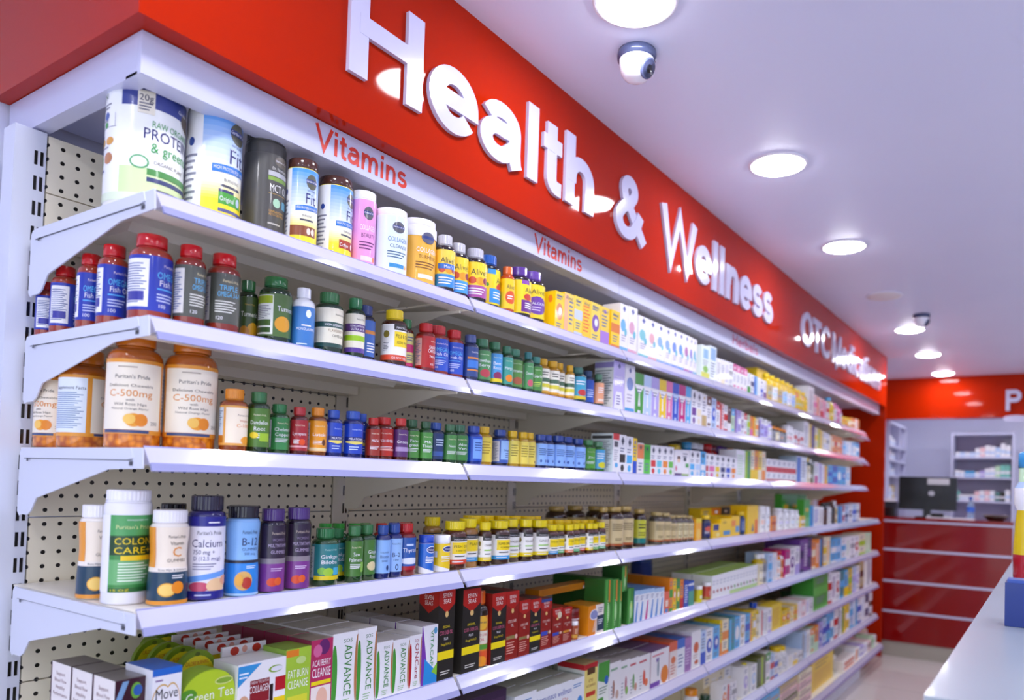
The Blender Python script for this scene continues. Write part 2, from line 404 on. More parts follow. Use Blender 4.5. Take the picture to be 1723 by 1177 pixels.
for word, xa, xb, z0, cap, c in (('Vitamins', 0.402, 0.700, 2.412, 0.0585, 'D2321E'), ('Vitamins', 1.285, 1.587, 2.412, 0.0585, 'D2321E'), ('Herbals', 3.124, 3.535, 2.414, 0.0535, 'C4527C')):
    b = MB()
    for ch, rib in stroke_word(word, xa-CX0, xb-CX0, .082):
        for q, (Lf, Rt) in enumerate(rib):
            n = len(Lf); V = [(p[0], -.0006-.0002*q, z0-CZ0+p[1]*cap) for p in Lf]+[(p[0], -.0006-.0002*q, z0-CZ0+p[1]*cap) for p in Rt]
            b.add(V, [(n+i, n+i+1, i+1, i) for i in range(n-1)], c)
    b.build('lettering', 'printed_paper', can)

# downlights
def downlight(x, y, on, label):
    x, y = CAM.x+(x-CAM.x)*1.027, CAM.y+(y-CAM.y)*1.027
    root = empty('downlight', (x, y, CEIL)); tag(root, label, 'ceiling light', 'round recessed downlights')
    b = MB(); b.lathe([(0.108, 0.0), (0.121, 0.0), (0.120, -0.005), (0.108, -0.008), (0.107, -0.0005)], 40, capb=False, capt=False); b.build('trim_ring', 'matt_white', root)
    b = MB(); b.lathe([(0.001, -0.020), (0.05, -0.0185), (0.085, -0.0145), (0.103, -0.008), (0.107, -0.002)], 40, capb=False, capt=False)
    b.build('diffuser', 'lamp_diffuser' if on else 'lamp_off', root)
names = ['lit round downlight farthest outside the near end of the red fascia', 'lit round downlight outside the near end of the red fascia', 'large lit round downlight beside the nearer security camera', 'lit round downlight level with the ampersand of the red sign',
         'lit round downlight level with the end of the word Wellness', 'unlit round downlight between lit ones, in front of the farther camera', 'lit round downlight just behind the farther security camera',
         'lit round downlight second from the red band over the dispensary', 'lit round downlight closest to the red band over the dispensary']
for i, (x, y) in enumerate([(-1.36, -0.45), (-0.16, -0.45), (1.02, -0.455), (2.21, -0.47), (3.38, -0.46), (4.55, -0.45), (5.73, -0.43), (6.98, -0.40), (8.25, -0.385)]):  # first position is an unseen lamp added to light the near end
    downlight(x, y, i != 5, names[i])
for y in (-1.95, -3.4):  # unseen lamp rows, added for the light they give
    for x in (-1.4, 0.4, 2.2, 4.0, 5.8, 7.6):
        downlight(x, y, True, 'lit round downlight on the ceiling over the neighbouring aisle')

for x, y in ((9.5, -0.2), (9.5, -1.4), (9.5, -2.8)):  # unseen lamps added to brighten the dispensary
    downlight(x, y, True, 'lit round downlight over the dispensary behind the red band')

# dome cameras
def dome(x, y, label):
    x, y = CAM.x+(x-CAM.x)*1.027, CAM.y+(y-CAM.y)*1.027
    root = empty('security_camera', (x, y, CEIL)); tag(root, label, 'camera', 'ceiling dome cameras')
    b = MB(); b.lathe([(0.060, 0), (0.062, -0.012), (0.060, -0.026), (0.053, -0.028)], 36, col='4A5274', capt=False); b.build('mounting_ring', 'moulded_plastic', root)
    b = MB(); b.lathe([(0.055, -0.024), (0.054, -0.045), (0.048, -0.068), (0.038, -0.082), (0.025, -0.090), (0.001, -0.094)], 36, col='F2F2FA', capb=False); dm = b.build('dome', 'moulded_plastic', root)
    b = MB(); b.lathe([(0.030, 0.0), (0.031, 0.006), (0.026, 0.010), (0.012, 0.010), (0.011, 0.013), (0.001, 0.014)], 24, cols=['5B6288', '5B6288', '3A3F5C', '1E2030', '0E0E14'])
    o = b.build('lens', 'moulded_plastic', dm); dv = (-CF*.55+CR*.62-Vector((0, 0, .45))).normalized(); o.location = Vector((0, 0, -0.042))+dv*.046; o.rotation_euler = dv.to_track_quat('Z', 'Y').to_euler()
dome(1.235, -0.345, 'white dome camera with dark ring beside the large near downlight')
dome(5.23, -0.585, 'small white dome camera beside the far downlights')

# ------------------------------------------------------------------ the shelving run
H = [2.1564, 1.9211, 1.6761, 1.3726, 1.0709, 0.7666, 0.4739, 0.20]
ORD = ['top', 'second', 'third', 'fourth', 'fifth', 'sixth', 'seventh', 'bottom']
BX = [0, 0.9, 1.8, 2.7, 3.6, 4.5, 5.4, 6.2]
STUB = (6.2, 6.86)
def bayword(i): return ['nearest bay', 'second bay', 'third bay', 'fourth bay', 'fifth bay', 'sixth bay', 'seventh bay', 'narrow last bay'][i]
DEP = 0.50
SEAMS = [2.628, 2.258, 1.889, 1.52, 1.151, 0.782, 0.413, 0.12]
def bay_frame(i, x0, x1, y0):
    root = empty('shelving_frame', (x0, y0, 0)); tag(root, 'white perforated back frame and uprights of the %s' % bayword(i), 'shelving', 'shelving frames of the wall run')
    w = x1-x0
    def upright(cx):
        b = MB(); b.box(cx-0.032, cx+0.030, DEP+0.012, DEP+0.07, 0.0, 2.392, 'D5D9E8' if cx == 0 and i == 0 else 'EAE4D4')  # one paint: lit tone on the end upright, warmer shaded tone on the rest
        for j in range(39):
            z = 0.14+j*0.0572
            for sx in (0.010, 0.0215): b.add([(cx+sx-0.0032, DEP+0.0115, z), (cx+sx+0.0032, DEP+0.0115, z), (cx+sx+0.0032, DEP+0.0115, z+0.032), (cx+sx-0.0032, DEP+0.0115, z+0.032)], [(0, 1, 2, 3)], '1C1A1A')
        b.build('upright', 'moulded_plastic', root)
    upright(0.0)
    if i == 7: upright(w)
    for j in range(7):
        z1, z0 = min(SEAMS[j], 2.39), SEAMS[j+1]
        if z1 <= z0+0.01: continue
        b = MB(); b.box(0.034, w-0.036, DEP+0.014, DEP+0.03, z0+0.0015, z1-0.0015); b.build('back_panel', 'perforated_steel', root)
    b = MB(); b.box(0.002, w-0.002, 0.0, 0.02, 0.0, 0.15, 'D8D8E4'); b.build('kick_plate', 'powder_coated_steel', root)
def add_shelf(s, i, x0, x1, y0, base=False):
    z = H[s]; w = x1-x0
    root = empty('shelf', (x0, y0, z)); tag(root, 'white metal %s shelf with sloping price rail in the %s' % (ORD[s], bayword(i)), 'shelf', '%s shelves of the wall run' % ORD[s])
    f0 = -0.05 if base else 0.0
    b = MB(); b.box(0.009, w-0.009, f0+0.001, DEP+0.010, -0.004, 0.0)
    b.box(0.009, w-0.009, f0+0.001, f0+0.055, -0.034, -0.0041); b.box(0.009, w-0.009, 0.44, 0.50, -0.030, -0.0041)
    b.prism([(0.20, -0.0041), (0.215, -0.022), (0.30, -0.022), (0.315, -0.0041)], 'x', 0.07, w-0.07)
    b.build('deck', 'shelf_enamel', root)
    ra = 0.014 if i == 0 and not base else 0.006
    b = MB()
    b.prism([(f0, 0.001), (f0-0.010, -0.013), (f0-0.021, -0.029), (f0-0.018, -0.031), (f0-0.001, -0.031)], 'x', ra, w-0.006, mi=0)
    b.prism([(f0+0.0005, 0.001), (f0+0.0025, 0.004), (f0+0.0035, 0.0035), (f0+0.003, 0.0005)], 'x', ra, w-0.006, mi=1)
    rail = b.build('price_rail', ['rail_plastic', 'clear_price_strip'], root)
    b = MB()
    b.prism([(f0-0.021, -0.0275), (f0-0.0285, -0.0425), (f0-0.0245, -0.044), (f0-0.017, -0.0312)], 'x', ra+.002, w-0.006)
    b.build('price_strip', 'clear_price_strip', rail)
    if not base:
        pr = [(-0.020, -0.001), (-0.024, -0.039), (0.10, -0.042), (0.40, -0.108), (0.425, -0.138), (0.44, -0.146), (0.47, -0.146), (0.478, -0.150), (0.490, -0.140), (0.490, -0.01), (0.482, -0.001)]
        for a in (0.0003, w-0.0033):
            b = MB(); b.prism(pr if i == 0 and a < 0.1 else [(0.03, -0.0345), (0.03, -0.0405)]+pr[2:], 'x', a, a+0.003)
            if i == 0 and a < 0.1:
                b.prism([(0.014, -0.001), (0.006, -0.020), (0.026, -0.023), (0.462, -0.023), (0.462, -0.001)], 'x', -0.0027, 0.0)
                b.box(-0.0010, 0.0, 0.012, 0.464, -0.0246, -0.0234, 'k', 0); b.box(-0.0008, 0.0, 0.010, 0.022, -0.034, -0.026, 'k', 0); b.box(-0.0032, -0.0027, 0.440, 0.447, -0.030, -0.0235, 'k', 0)
                b.mi = [1 if c == C('k') else 0 for c in b.c]
                b.build('bracket', ['powder_coated_steel', 'dark_screen'], root)
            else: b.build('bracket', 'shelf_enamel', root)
for i in range(7):
    bay_frame(i, BX[i], BX[i+1], 0.0)
    for s in range(8): add_shelf(s, i, BX[i], BX[i+1], 0.0, s == 7)
bay_frame(7, STUB[0]+0.004, STUB[1], 0.11)
for s in range(8): add_shelf(s, 7, STUB[0]+0.004, STUB[1], 0.11 if s < 3 else 0.0, s == 7)

# ------------------------------------------------------------------ goods on the shelves
# cap radius, cap height, neck radius, end of straight body, start of neck, label foot, label head, usual radius/height, ridged cap
FORM = {'pill': (.68, .155, .60, .735, .82, .11, .73, .265, True), 'tub': (.97, .10, .94, .885, .895, .06, .88, .30, False), 'gummy': (.90, .13, .80, .82, .86, .015, .82, .25, True),
        'squat': (.82, .165, .74, .71, .80, .12, .68, .27, True), 'gold': (.74, .095, .66, .74, .87, .10, .72, .24, False), 'drum': (.93, .09, .90, .85, .89, .11, .78, .20, True),
        'pot': (1.0, .20, .96, .78, .79, .03, .77, .25, False), 'oil': (.50, .13, .36, .60, .84, .10, .56, .24, True), 'tall': (.86, .14, .74, .80, .855, .02, .80, .22, True),
        'flask': (.60, .16, .5, .72, .82, .02, .68, .20, True), 'wide': (.72, .14, .62, .745, .84, .115, .735, .27, False)}
ITEMS = []
def place_round(s, xl, xr, yt, form, inset, full, tall=False):
    asp = FORM[form][7]; r = 0.03; xm = (xl+xr)/2; q = None
    for it in range(6):
        yc = inset if inset is not None else 0.012+r
        p = at(xm, yt, y=yc); h = p.z-H[s]
        h = min(h, H[s-1]-H[s]-(0.008 if tall else 0.036)) if s else min(h, .296)
        z = (p-CAM).dot(CF); t = abs(xm-PPX)/FPX; sec = math.sqrt(1+t*t)
        rs = (xr-xl)/2*z/(FPX*sec); dx = (at(xr, yt, y=yc).x-at(xl, yt, y=yc).x)/2
        r = rs if full else max(rs, min(asp*h, dx*0.99))
        hw = r*FPX*sec/z; xm = (xl+xr)/2 if full else xr-hw
    if inset is not None and xm < 260 and yt > 150:      # clear of the end bracket: stand it a little deeper
        q = 0
        while at(xm, yt, y=yc).x-r < .007 and yc+r < .485 and q < 100:
            yc += .004; q += 1; k = (at(xm, yt, y=yc)-CAM).dot(CF)/z; r *= k; z *= k
        return max(at(xm, yt, y=yc).x, r+.007), yc, r, h
    return at(xm, yt, y=yc).x, yc, r, h
def B(s, xl, xr, yt, form, body, cap, base, els, look, short, rot=0.0, inset=None, mt='tinted_plastic', full=False, seal=None, rows=0, gap=0.004, name=None, tall=False):
    x, y, r, h = place_round(s, xl, xr, yt, form, inset, full, tall)
    ITEMS.append(dict(t='B', s=s, x=x, y=y, r=r, h=h, form=form, body=body, cap=cap, base=base, els=els, look=look, short=short, rot=rot, mt=mt, rows=rows, gap=gap, name=name, seq=len(ITEMS)))
def K(s, xl, xr, yt, base, els, look, short, depth=0.075, side=None, top=None, sels=(), rows=0, inset=0.012, lift=0.0, name='carton', zmax=None, tels=(), gap=.004):
    xm = (xl+xr)/2; p = at(xm, yt, y=inset); h = p.z-H[s]-lift
    if s: h = min(h, H[s-1]-H[s]-0.045-lift)
    h = max(h, 0.02)
    x0, x1 = at(xl, yt, y=inset).x, at(xr, yt, y=inset).x
    ITEMS.append(dict(t='K', s=s, x=(x0+x1)/2, w=max(x1-x0-0.0012, 0.008), y=inset, d=depth, h=h, base=base, els=els, look=look, short=short, side=side or base, top=top or base, sels=sels, tels=tels, rows=rows, lift=lift, name=name, gap=gap, seq=len(ITEMS)))

BR = "Puritan's Pride"
def facts(c='w', ln='5A6A9A', x0=-2.7, x1=-1.2): return [R(x0, .06, x1, .93, c), L(x0+.1, .12, x1-.1, .86, 16, ln)]
def pp(t1, t2='', tc='w', pic=None, blk=None, cnt='', side=True, bc='e'):
    e = facts() if side else []
    e += [T(BR, 0, .80, .055, bc, 1.15)]
    if blk: e += [R(-1.1, .40, 1.15, .74, blk)]
    e += [T(t1, 0, .58 if t2 else .50, .11, tc, min(1.7, .26*len(t1)))]
    if t2: e += [T(t2, 0, .42, .11, tc, min(1.7, .26*len(t2)))]
    e += [L(-.75, .22, .75, .36, 3, tc)]
    if pic: e += [E(.35, .17, .5, .13, pic)]
    if cnt: e += [T(cnt, -.45, .06, .07, tc)]
    return e
def auto(a, st, c2='6A7090'):
    if st == 0: e = [R(-1, .72, 1, 1, a), E(0, .84, .35, .06, 'w'), L(-.7, .3, .7, .62, 4, c2), R(-.6, .08, .6, .16, a)]
    elif st == 1: e = [R(-1, 0, 1, .36, a), L(-.7, .45, .7, .8, 4, c2), E(0, .88, .3, .05, a)]
    elif st == 2: e = [E(0, .48, .75, .22, a), E(.1, .5, .35, .1, 'w'), L(-.7, .78, .7, .93, 2, c2), L(-.7, .06, .7, .2, 2, c2)]
    elif st == 3: e = [R(-.95, .03, -.2, .97, a), L(0, .2, .85, .85, 6, c2)]
    elif st == 4: e = [R(-1, .42, 1, .66, a), R(-1, 0, 1, .1, a), L(-.6, .74, .6, .92, 2, c2), L(-.6, .16, .6, .36, 3, c2)]
    elif st == 5: e = [P([(-1, 0), (1, 0), (1, .62)], a), L(-.7, .66, .6, .92, 3, c2)]
    elif st == 6: e = [P([(-1, .68), (-.9, 0), (-.35, 0), (-.1, .5)], a), P([(.1, .5), (.35, 0), (.9, 0), (1, .68)], a), R(-1, .72, 1, 1, a), L(-.6, .5, .6, .64, 2, c2), R(-.4, .1, .4, .2, a)]
    elif st == 7: e = [P([(0, .96), (-.45, .84), (0, .72), (.45, .84)], '3A4256'), R(-.8, .28, .8, .5, a), L(-.7, .54, .7, .68, 2, c2), E(0, .14, .5, .09, a)]
    else: e = [L(-.8, .15, .8, .85, 8, a)]
    return e
STY = ['with {} top band', 'with {} foot block', 'with {} round picture', 'with {} side stripe', 'with {} middle band', 'with {} diagonal wedge', 'with {} tapering sides', 'with grey diamond and {} block', 'covered in {} fine print']
def run(s, xl, xr, y0, y1, codes, depth=0.07, rows=0, wts=None, inset=0.012, lift=0.0):
    """adjacent cartons between two image columns; a code is base colour, accent colour, layout number"""
    rows = max(rows, 1) if s >= 4 and not lift and inset < .02 else rows
    n = len(codes); wts = wts or [1]*n; tot = sum(wts); a = 0
    X0, X1 = xl, xr
    # equal real widths: share out the distance along the shelf, not along the picture
    xa, xb = at(xl, y0, y=inset).x, at(xr, y1, y=inset).x
    for c, w in zip(codes, wts):
        f0, f1 = a/tot, (a+w)/tot; a += w
        u0, v0, _ = proj((xa+(xb-xa)*f0, inset, H[s]+.1)); u1, v1, _ = proj((xa+(xb-xa)*f1, inset, H[s]+.1))
        um = (u0+u1)/2; yt = y0+(y1-y0)*(um-xl)/(xr-xl)
        b, ac, st = c[0], c[1], int(c[2])
        K(s, u0, u1, yt, b, auto(ac, st), cname(b)+' carton '+STY[st].format(cname(ac)), cname(b)+' and '+cname(ac)+' carton', depth=depth, rows=rows, inset=inset, lift=lift)
def brun(s, xl, xr, y0, y1, codes, form='pill', wts=None, inset=None, rows=0, mt='tinted_plastic'):
    """adjacent bottles; a code is body, cap, label and accent colour"""
    n = len(codes); xa, xb = at(xl, y0, y=.03).x, at(xr, y1, y=.03).x
    for i, c in enumerate(codes):
        u0 = proj((xa+(xb-xa)*i/n, .03, H[s]+.1))[0]; u1 = proj((xa+(xb-xa)*(i+1)/n, .03, H[s]+.1))[0]
        yt = y0+(y1-y0)*((u0+u1)/2-xl)/(xr-xl)
        body, cap, lb, ac = c
        B(s, u0, u1, yt, form, body, cap, lb, [R(-1.3, .3, 1.3, .55, ac), L(-.8, .62, .8, .9, 3, '5A5A6A'), L(-.8, .08, .8, .25, 2, '5A5A6A')],
          '%s bottle with %s cap and %s label' % (cname(body), cname(cap), cname(lb)), '%s-capped %s bottle' % (cname(cap), cname(lb)), inset=inset, mt=mt, rows=rows)

# ---- top shelf
s = 0
leaf = ('E8F0DC')
B(s, 183, 316, 146, 'tub', 'F4F4EE', 'B9CDA6', 'F1F3F0', [R(-3.2, .0, 1.4, .07, 'DCE8CC'), R(-1.15, .07, 1.5, .30, 'CDE0A8'), R(-1.15, .83, 1.5, 1.0, '34408A'), R(-.72, .77, -.28, .97, 'E9E2CF'),
  T('20g', -.5, .88, .06, '3A3A52', .36), L(-.68, .79, -.32, .87, 3, '6A6A7A'), E(.95, .84, .38, .085, '5A4A42'), T('Garden of Life', .82, .88, .035, 'w', .78),
  T('RAW ORGANIC', .35, .665, .06, '3C9A4A', 1.35), T('PROTEIN', .22, .555, .10, '2C2A6E', 1.5), T('& greens', .28, .445, .09, '3C9A4A', 1.25), E(-.62, .345, .25, .06, '5AA068'), E(-.62, .345, .2, .045, 'E4F0E4'),
  T('ORGANIC PLANT', .25, .345, .034, '4A3A32', 1.0), R(-.42, .245, 1.2, .30, '4E8E4A'), R(-.42, .185, 1.2, .225, '3C4470'), L(-.2, .09, 1.0, .15, 1, '6A6A6A'),
  T('EIN', -2.0, .9, .055, '4E6A4A', .5), L(-2.15, .80, -1.4, .86, 2, '7A7A8A'), R(-2.05, .64, -1.3, .645, '8A8A9A'), R(-1.35, .64, -1.335, .76, '8A8A9A'), E(-1.75, .745, .14, .035, '2E5AA8'), E(-1.75, .665, .10, .026, '3CA04A'), L(-2.0, .69, -1.5, .715, 1, '8A8A9A'),
  R(-2.15, .565, -1.9, .585, '5A5AA0'), E(-1.95, .52, .15, .035, 'D8A84A'), E(-1.55, .52, .17, .035, 'D89A3A'), R(-2.15, .42, -1.9, .44, '5A5AA0'), E(-2.05, .36, .15, .05, '6AA04A'), E(-1.6, .37, .2, .05, 'B87A4A'), L(-2.1, .45, -1.4, .48, 1, '8A8A9A'), R(-2.15, .26, -1.8, .28, '5A5AA0')],
  'large white protein powder tub with green grass print, largest tub', 'green-print protein tub', inset=.19, mt='moulded_plastic', full=True)
def fit(rot=0):
    return fade(-1.0, .42, 2, 1.0, 'F4F6F4', '2E90E0', 12)+fade(-1.0, .20, 2, .42, 'F2DC2A', 'F4F4EC', 8)+[R(-1.0, 0, 2, .20, 'F2DC2A'), R(-2.9, .0, -1.0, 1, 'F1F1F2'), L(-2.0, .1, -1.2, .6, 9, '8A8A9A'), E(-1.5, .7, .15, .04, '2E4A98'),
            E(.45, .84, .42, .10, '5A5A4A'), R(.02, .82, .88, .87, '2C3A7A'), T('Garden of Life', .45, .83, .03, 'w', .8), T('RAW ORGANIC', .42, .71, .025, '3A3A6A', .6), T('Fit', .42, .545, .15, '2A2A6E', .75),
            P([(-.62, .44), (1.1, .47), (1.1, .54), (-.62, .51)], '2E78CC'), T('HIGH PROTEIN FOR WEIGHT', .24, .468, .034, 'w', 1.6), T('BURNS FAT', .2, .37, .03, '3A3A4A', .7), L(-.3, .30, 1.0, .355, 1, '4A4A5A')]
B(s, 318, 411, 176, 'tub', 'F2E048', '2E6AA8', 'F1F1F2', fit()+[R(-.35, .16, .75, .27, '4AA03A'), T('Original', 0, .19, .045, 'w', .6), E(.55, .215, .12, .04, 'C8D8F0'), R(-.35, .27, .3, .295, '3A3A6A'), R(-.35, .09, 1, .12, '5A5A8A')],
  'blue and yellow protein tub with green flavour panel', 'green-panel fit tub', inset=.145, mt='moulded_plastic', full=True)
B(s, 426, 487, 226, 'drum', '4C4A46', '4A4844', '4C4A46', [R(-3.2, -.13, 3.2, -.03, 'C4C0B8'), E(.3, .92, .45, .07, '6A6258'), T('Garden of Life', .3, .91, .025, 'w', .8), T("Dr. Formulated", .25, .80, .04, 'E8E4DC', 1.0), R(-.45, .72, 1.0, .78, 'B8B8BC'), R(-.45, .66, .9, .71, '7EA03C'),
  T('MCT OIL', .28, .52, .10, 'F2F0EC', 1.25), R(-.4, .49, .8, .495, 'C8A04A'), E(.05, .38, .22, .06, 'A8D0B0'), R(.4, .33, .8, .43, '6AA8C0'), T('UNFLAVORED', .1, .25, .03, 'D8A03C', .9), T('KETO CERTIFIED', .1, .21, .03, 'D8A03C', .9), L(-.4, .08, .6, .13, 1, 'B8B4AC')],
  'dark grey oil bottle with clear foot', 'dark grey oil bottle', inset=.125, mt='moulded_plastic')
B(s, 484, 538, 274, 'tub', 'F2E048', '4A2A22', 'F1F1F2', fit()+[R(-1, .12, .9, .25, '8A4A2A'), E(.3, .185, .14, .045, 'E8D8C8'), E(.62, .185, .14, .045, 'E8D8C8')], 'narrow blue and yellow protein tub with brown rim beside dark bottle', 'narrower brown-rimmed tub', mt='moulded_plastic', inset=.085, full=True, rot=25)
B(s, 537, 604, 303, 'tub', 'F2E048', '4A2A22', 'F1F1F2', fit()+[R(-.4, .14, .9, .26, 'A83A22'), T('Coffee', -.05, .17, .05, 'w', .6), E(.62, .2, .14, .045, 'E8D8C8')], 'wide blue and yellow protein tub with brown rim and red flavour panel', 'red-panel fit tub', mt='moulded_plastic', inset=.09, full=True)
def coll(c1, c2, t, tc, bc):
    return [R(-3, 0, 3, 1, c1), E(.2, .80, .42, .10, '5A5A62'), R(-.2, .78, .6, .83, '2C3A7A'), T('Garden of Life', .2, .79, .03, 'w', .75), T('COLLAGEN', .2, .54, .085, tc, 1.35), T(t, .25, .43, .065, bc, 1.2), L(-.5, .24, .9, .38, 3, bc), R(-.35, .08, .65, .15, c2), E(.8, .12, .1, .04, 'o')]
B(s, 602, 646, 325, 'tub', 'F0EEF2', 'F0EEF4', 'E79AD0', coll('E79AD0', 'F6D8EC', 'BEAUTY', 'w', '6A2A6A'), 'white tub with pink collagen label', 'pink collagen tub', mt='moulded_plastic', rot=25, inset=.075)
B(s, 644, 691, 357, 'tub', 'F0EEF2', 'F0EEF4', 'DCEAF6', coll('DCEAF6', '3A90C8', 'CLEANSE', '3A6AA8', '4A6A8A'), 'white tub with pale blue collagen label', 'pale blue collagen tub', mt='moulded_plastic', rot=25)
B(s, 689, 743, 374, 'tub', 'F0EEF2', 'F0EEF4', 'F0B23C', coll('F0B23C', 'F6EEDC', 'TURMERIC', 'w', '7A4A1A')+[R(-3, .82, 3, 1, 'F0EEF2'), E(.2, .80, .42, .10, '5A5A72'), R(-.2, .78, .6, .83, '2C3A7A')], 'white tub with orange-yellow collagen label', 'orange collagen tub', mt='moulded_plastic', rot=20)
def alive(lc, bt, band=None):
    e = [R(-3, 0, 3, 1, lc), T('Alive!', .1, .64, .17, '2A2228', 1.5), E(-.5, .48, .35, .10, 'C84A2A'), E(.2, .47, .4, .11, 'F09A1C'), E(.75, .49, .3, .1, '8A2A4A'), R(-3, 0, 3, .34, bt), L(-.8, .06, .8, .28, 3, 'w')]
    if band: e += [R(-.9, .48, 1, .62, '2E6AC0'), T(band, .15, .5, .09, 'w', .9)]
    return e
B(s, 741, 771, 398, 'pill', '2A2024', 'C8C6CC', 'F2D24A', alive('F2D24A', '2E88D0', "Men's"), "grey-capped dark bottle with yellow label and blue men's band", "men's band bottle", rot=30)
B(s, 767, 796, 411, 'pill', '2A2024', 'C8C6CC', 'F2D028', alive('F2D028', '3E9AE0'), 'grey-capped dark bottle with yellow label and sky blue foot', 'blue-footed multivitamin bottle', rot=25)
B(s, 793, 822, 421, 'pill', '2A2024', 'C0BEC8', 'F2D028', alive('F2D028', 'A84A98'), 'grey-capped dark bottle with yellow label and purple foot', 'purple-footed multivitamin bottle', rot=30)
B(s, 820, 853, 431, 'pill', '22202A', '1E5AB4', 'F2D418', [R(-3, 0, 3, 1, 'F2D418'), R(-.9, .86, -.2, 1, '3A90D0'), T('Alive!', .5, .62, .17, '2A2228', 1.2), E(.3, .5, .4, .12, 'C83A2A'), R(-.7, .05, 1.2, .45, '2E90D8'), L(-.4, .15, .9, .38, 3, 'w'), E(-.9, .55, .15, .05, '4A9A3A')], 'blue-capped dark bottle with yellow label and blue panel', 'blue-capped multivitamin bottle')
B(s, 851, 869, 450, 'pill', 'C84A14', 'D8641C', 'F2C818', [R(-3, 0, 3, 1, 'F2C818'), T('Alive!', .1, .66, .15, '2A2228', 1.3), E(.1, .38, .8, .22, 'D8501C'), L(-.4, .3, .6, .46, 2, 'w')], 'orange-capped bottle with yellow label and orange disc', 'orange-capped multivitamin bottle', rot=25)
B(s, 868, 897, 452, 'pill', '2A2024', '5E3A92', 'F2D418', [R(-3, 0, 3, 1, 'F2D418'), R(-.5, .88, .2, 1, '8A4AA8'), T('Alive!', .4, .64, .15, '2A2228', 1.2), E(.1, .5, .4, .1, 'C83A2A'), R(-.5, .04, 1.2, .4, '6A2A86'), L(-.2, .14, .9, .34, 3, 'w')], 'purple-capped dark bottle with yellow label and purple panel', 'purple-panel multivitamin bottle', rot=10)
B(s, 895, 923, 459, 'pill', '2A2024', '6A46A0', 'F2D418', [R(-3, 0, 3, 1, 'F2D418'), T('Alive!', .2, .72, .15, '2A2228', 1.3), E(.1, .38, .95, .27, '6A3AA0'), T('CALCIUM', .1, .4, .08, 'w', 1.4), L(-.4, .2, .6, .36, 2, 'D8C8F0')], 'purple-capped dark bottle with yellow label and purple calcium disc', 'calcium disc bottle', rot=30)
def aliveb(c, a, st): return auto(a, st)+[T('Alive!', 0, .84, .10, '3A4A7A', 1.4)]
for (xl, xr, yt, c, a, st, lk) in ((935, 950, 491, 'F4CC1C', 'D8884A', 2, 'with brown picture'), (950, 967, 494, 'F4D050', 'F0B080', 3, 'with peach stripe'), (967, 981, 499, 'F2D440', 'C8D0E8', 4, 'with pale band'), (981, 995, 504, 'F6C818', 'E86A1C', 8, 'with orange print'),
                                (995, 1011, 510, 'F2D44A', '7A4AA8', 2, 'with violet globe'), (1011, 1026, 517, 'F2CC3A', 'A878D0', 1, 'with mauve foot'), (1029, 1044, 523, 'F6CC10', 'E07820', 4, 'with orange band, last of the yellow ones')):
    K(s, xl, xr, yt, c, aliveb(c, a, st), 'tall yellow vitamin carton '+lk, 'yellow carton '+lk, depth=.06, side='F4CC14', sels=[E(.3, .8, .3, .1, 'E8842A')])
def mylk(a, st): return [P([(0, .97), (-.35, .9), (0, .83), (.35, .9)], '5A62A0'), E(-.2, .55, .6, .13, a), E(.4, .42, .3, .08, '6AB8C8'), L(-.6, .2, .6, .36, 3, 'B0A8C0'), R(-1, .02, 1, .09, a)]
mk = ['6AB0D8', 'D8A0B8', '7AC0C8', 'E0A8B0', '8AB0E0', '88A8E0', '6A8AD8', '5A90D0', 'B06AA8', '8A7AC8', '70B0C8']
xs = [1044, 1058, 1073, 1092, 1106, 1119, 1131, 1142, 1152, 1161, 1167, 1173]; ys = [512, 517, 533, 540, 546, 552, 556, 560, 564, 568, 571]
mn = ['sky blue', 'rose', 'turquoise', 'blush pink', 'powder blue', 'periwinkle', 'cobalt blue', 'azure', 'plum', 'violet', 'aqua']
for i in range(11): K(s, xs[i]+(2 if i == 2 else 0), xs[i+1], ys[i], 'F0ECEE', mylk(mk[i], 0), 'tall white carton with %s flower print' % mn[i], 'white %s-print carton' % mn[i], depth=.08, side='EEEAEC')
K(s, 1181, 1195, 582, 'E4F0E8', [R(-1, .05, 1, .2, 'D8D84A'), E(0, .3, .6, .1, '8AC04A'), R(-.6, .62, .6, .9, '8AB8D8'), L(-.7, .4, .7, .58, 3, '8A9AAA')], 'pale carton with lime picture and blue heading', 'lime-picture carton', side='E8F4F0')
K(s, 1195, 1206, 583, 'E8F0F4', [R(-.8, .6, .8, .95, '8AB0D8'), L(-.7, .1, .7, .55, 6, '6A7A8A')], 'pale carton with blue-grey heading and glossy edge', 'blue-grey heading carton')
run(s, 1207, 1234, 602, 611, ['ws8', 'we1', 'wl8', 'ws4'])
run(s, 1234, 1258, 611, 622, ['wh0', 'wp0', 'wh0', 'wp0'])
run(s, 1258, 1290, 626, 642, ['wg1', 'wn4', 'cb3', 'wf8', 'wb7', 'wu1'])
K(s, 1274, 1291, 621, 'E8C41A', [R(-.5, .2, .9, .6, 'F2DC6A')], 'plain yellow carton behind small white ones', 'plain yellow carton', inset=.10)
brun(s, 1292, 1341, 626, 650, ['yydc', 'yywc', 'yydb', 'yyfc', 'yywb', 'yyfb'], 'oil')
brun(s, 1341, 1360, 652, 662, ['oyyc', 'yyyc', 'oyyb', 'yyyo'], 'oil')
K(s, 1361, 1370, 650, 'E4E4E8', auto('s', 8), 'tall white carton beside the yellow oil bottles', 'tall white carton', depth=.1, side='E8E6EA')
run(s, 1370, 1396, 663, 678, ['qp4', 'qo3', 'qr1', 'qp3', 'wr4'])
brun(s, 1397, 1405, 668, 670, ['ycyw'], 'oil'); brun(s, 1405, 1417, 676, 690, ['ppwp', 'pppw', 'ppwp'], 'squat')
run(s, 1418, 1432, 700, 704, ['yo4', 'yo1', 'yw2'])
run(s, 1432, 1446, 702, 706, ['oe4', 'ow3'])

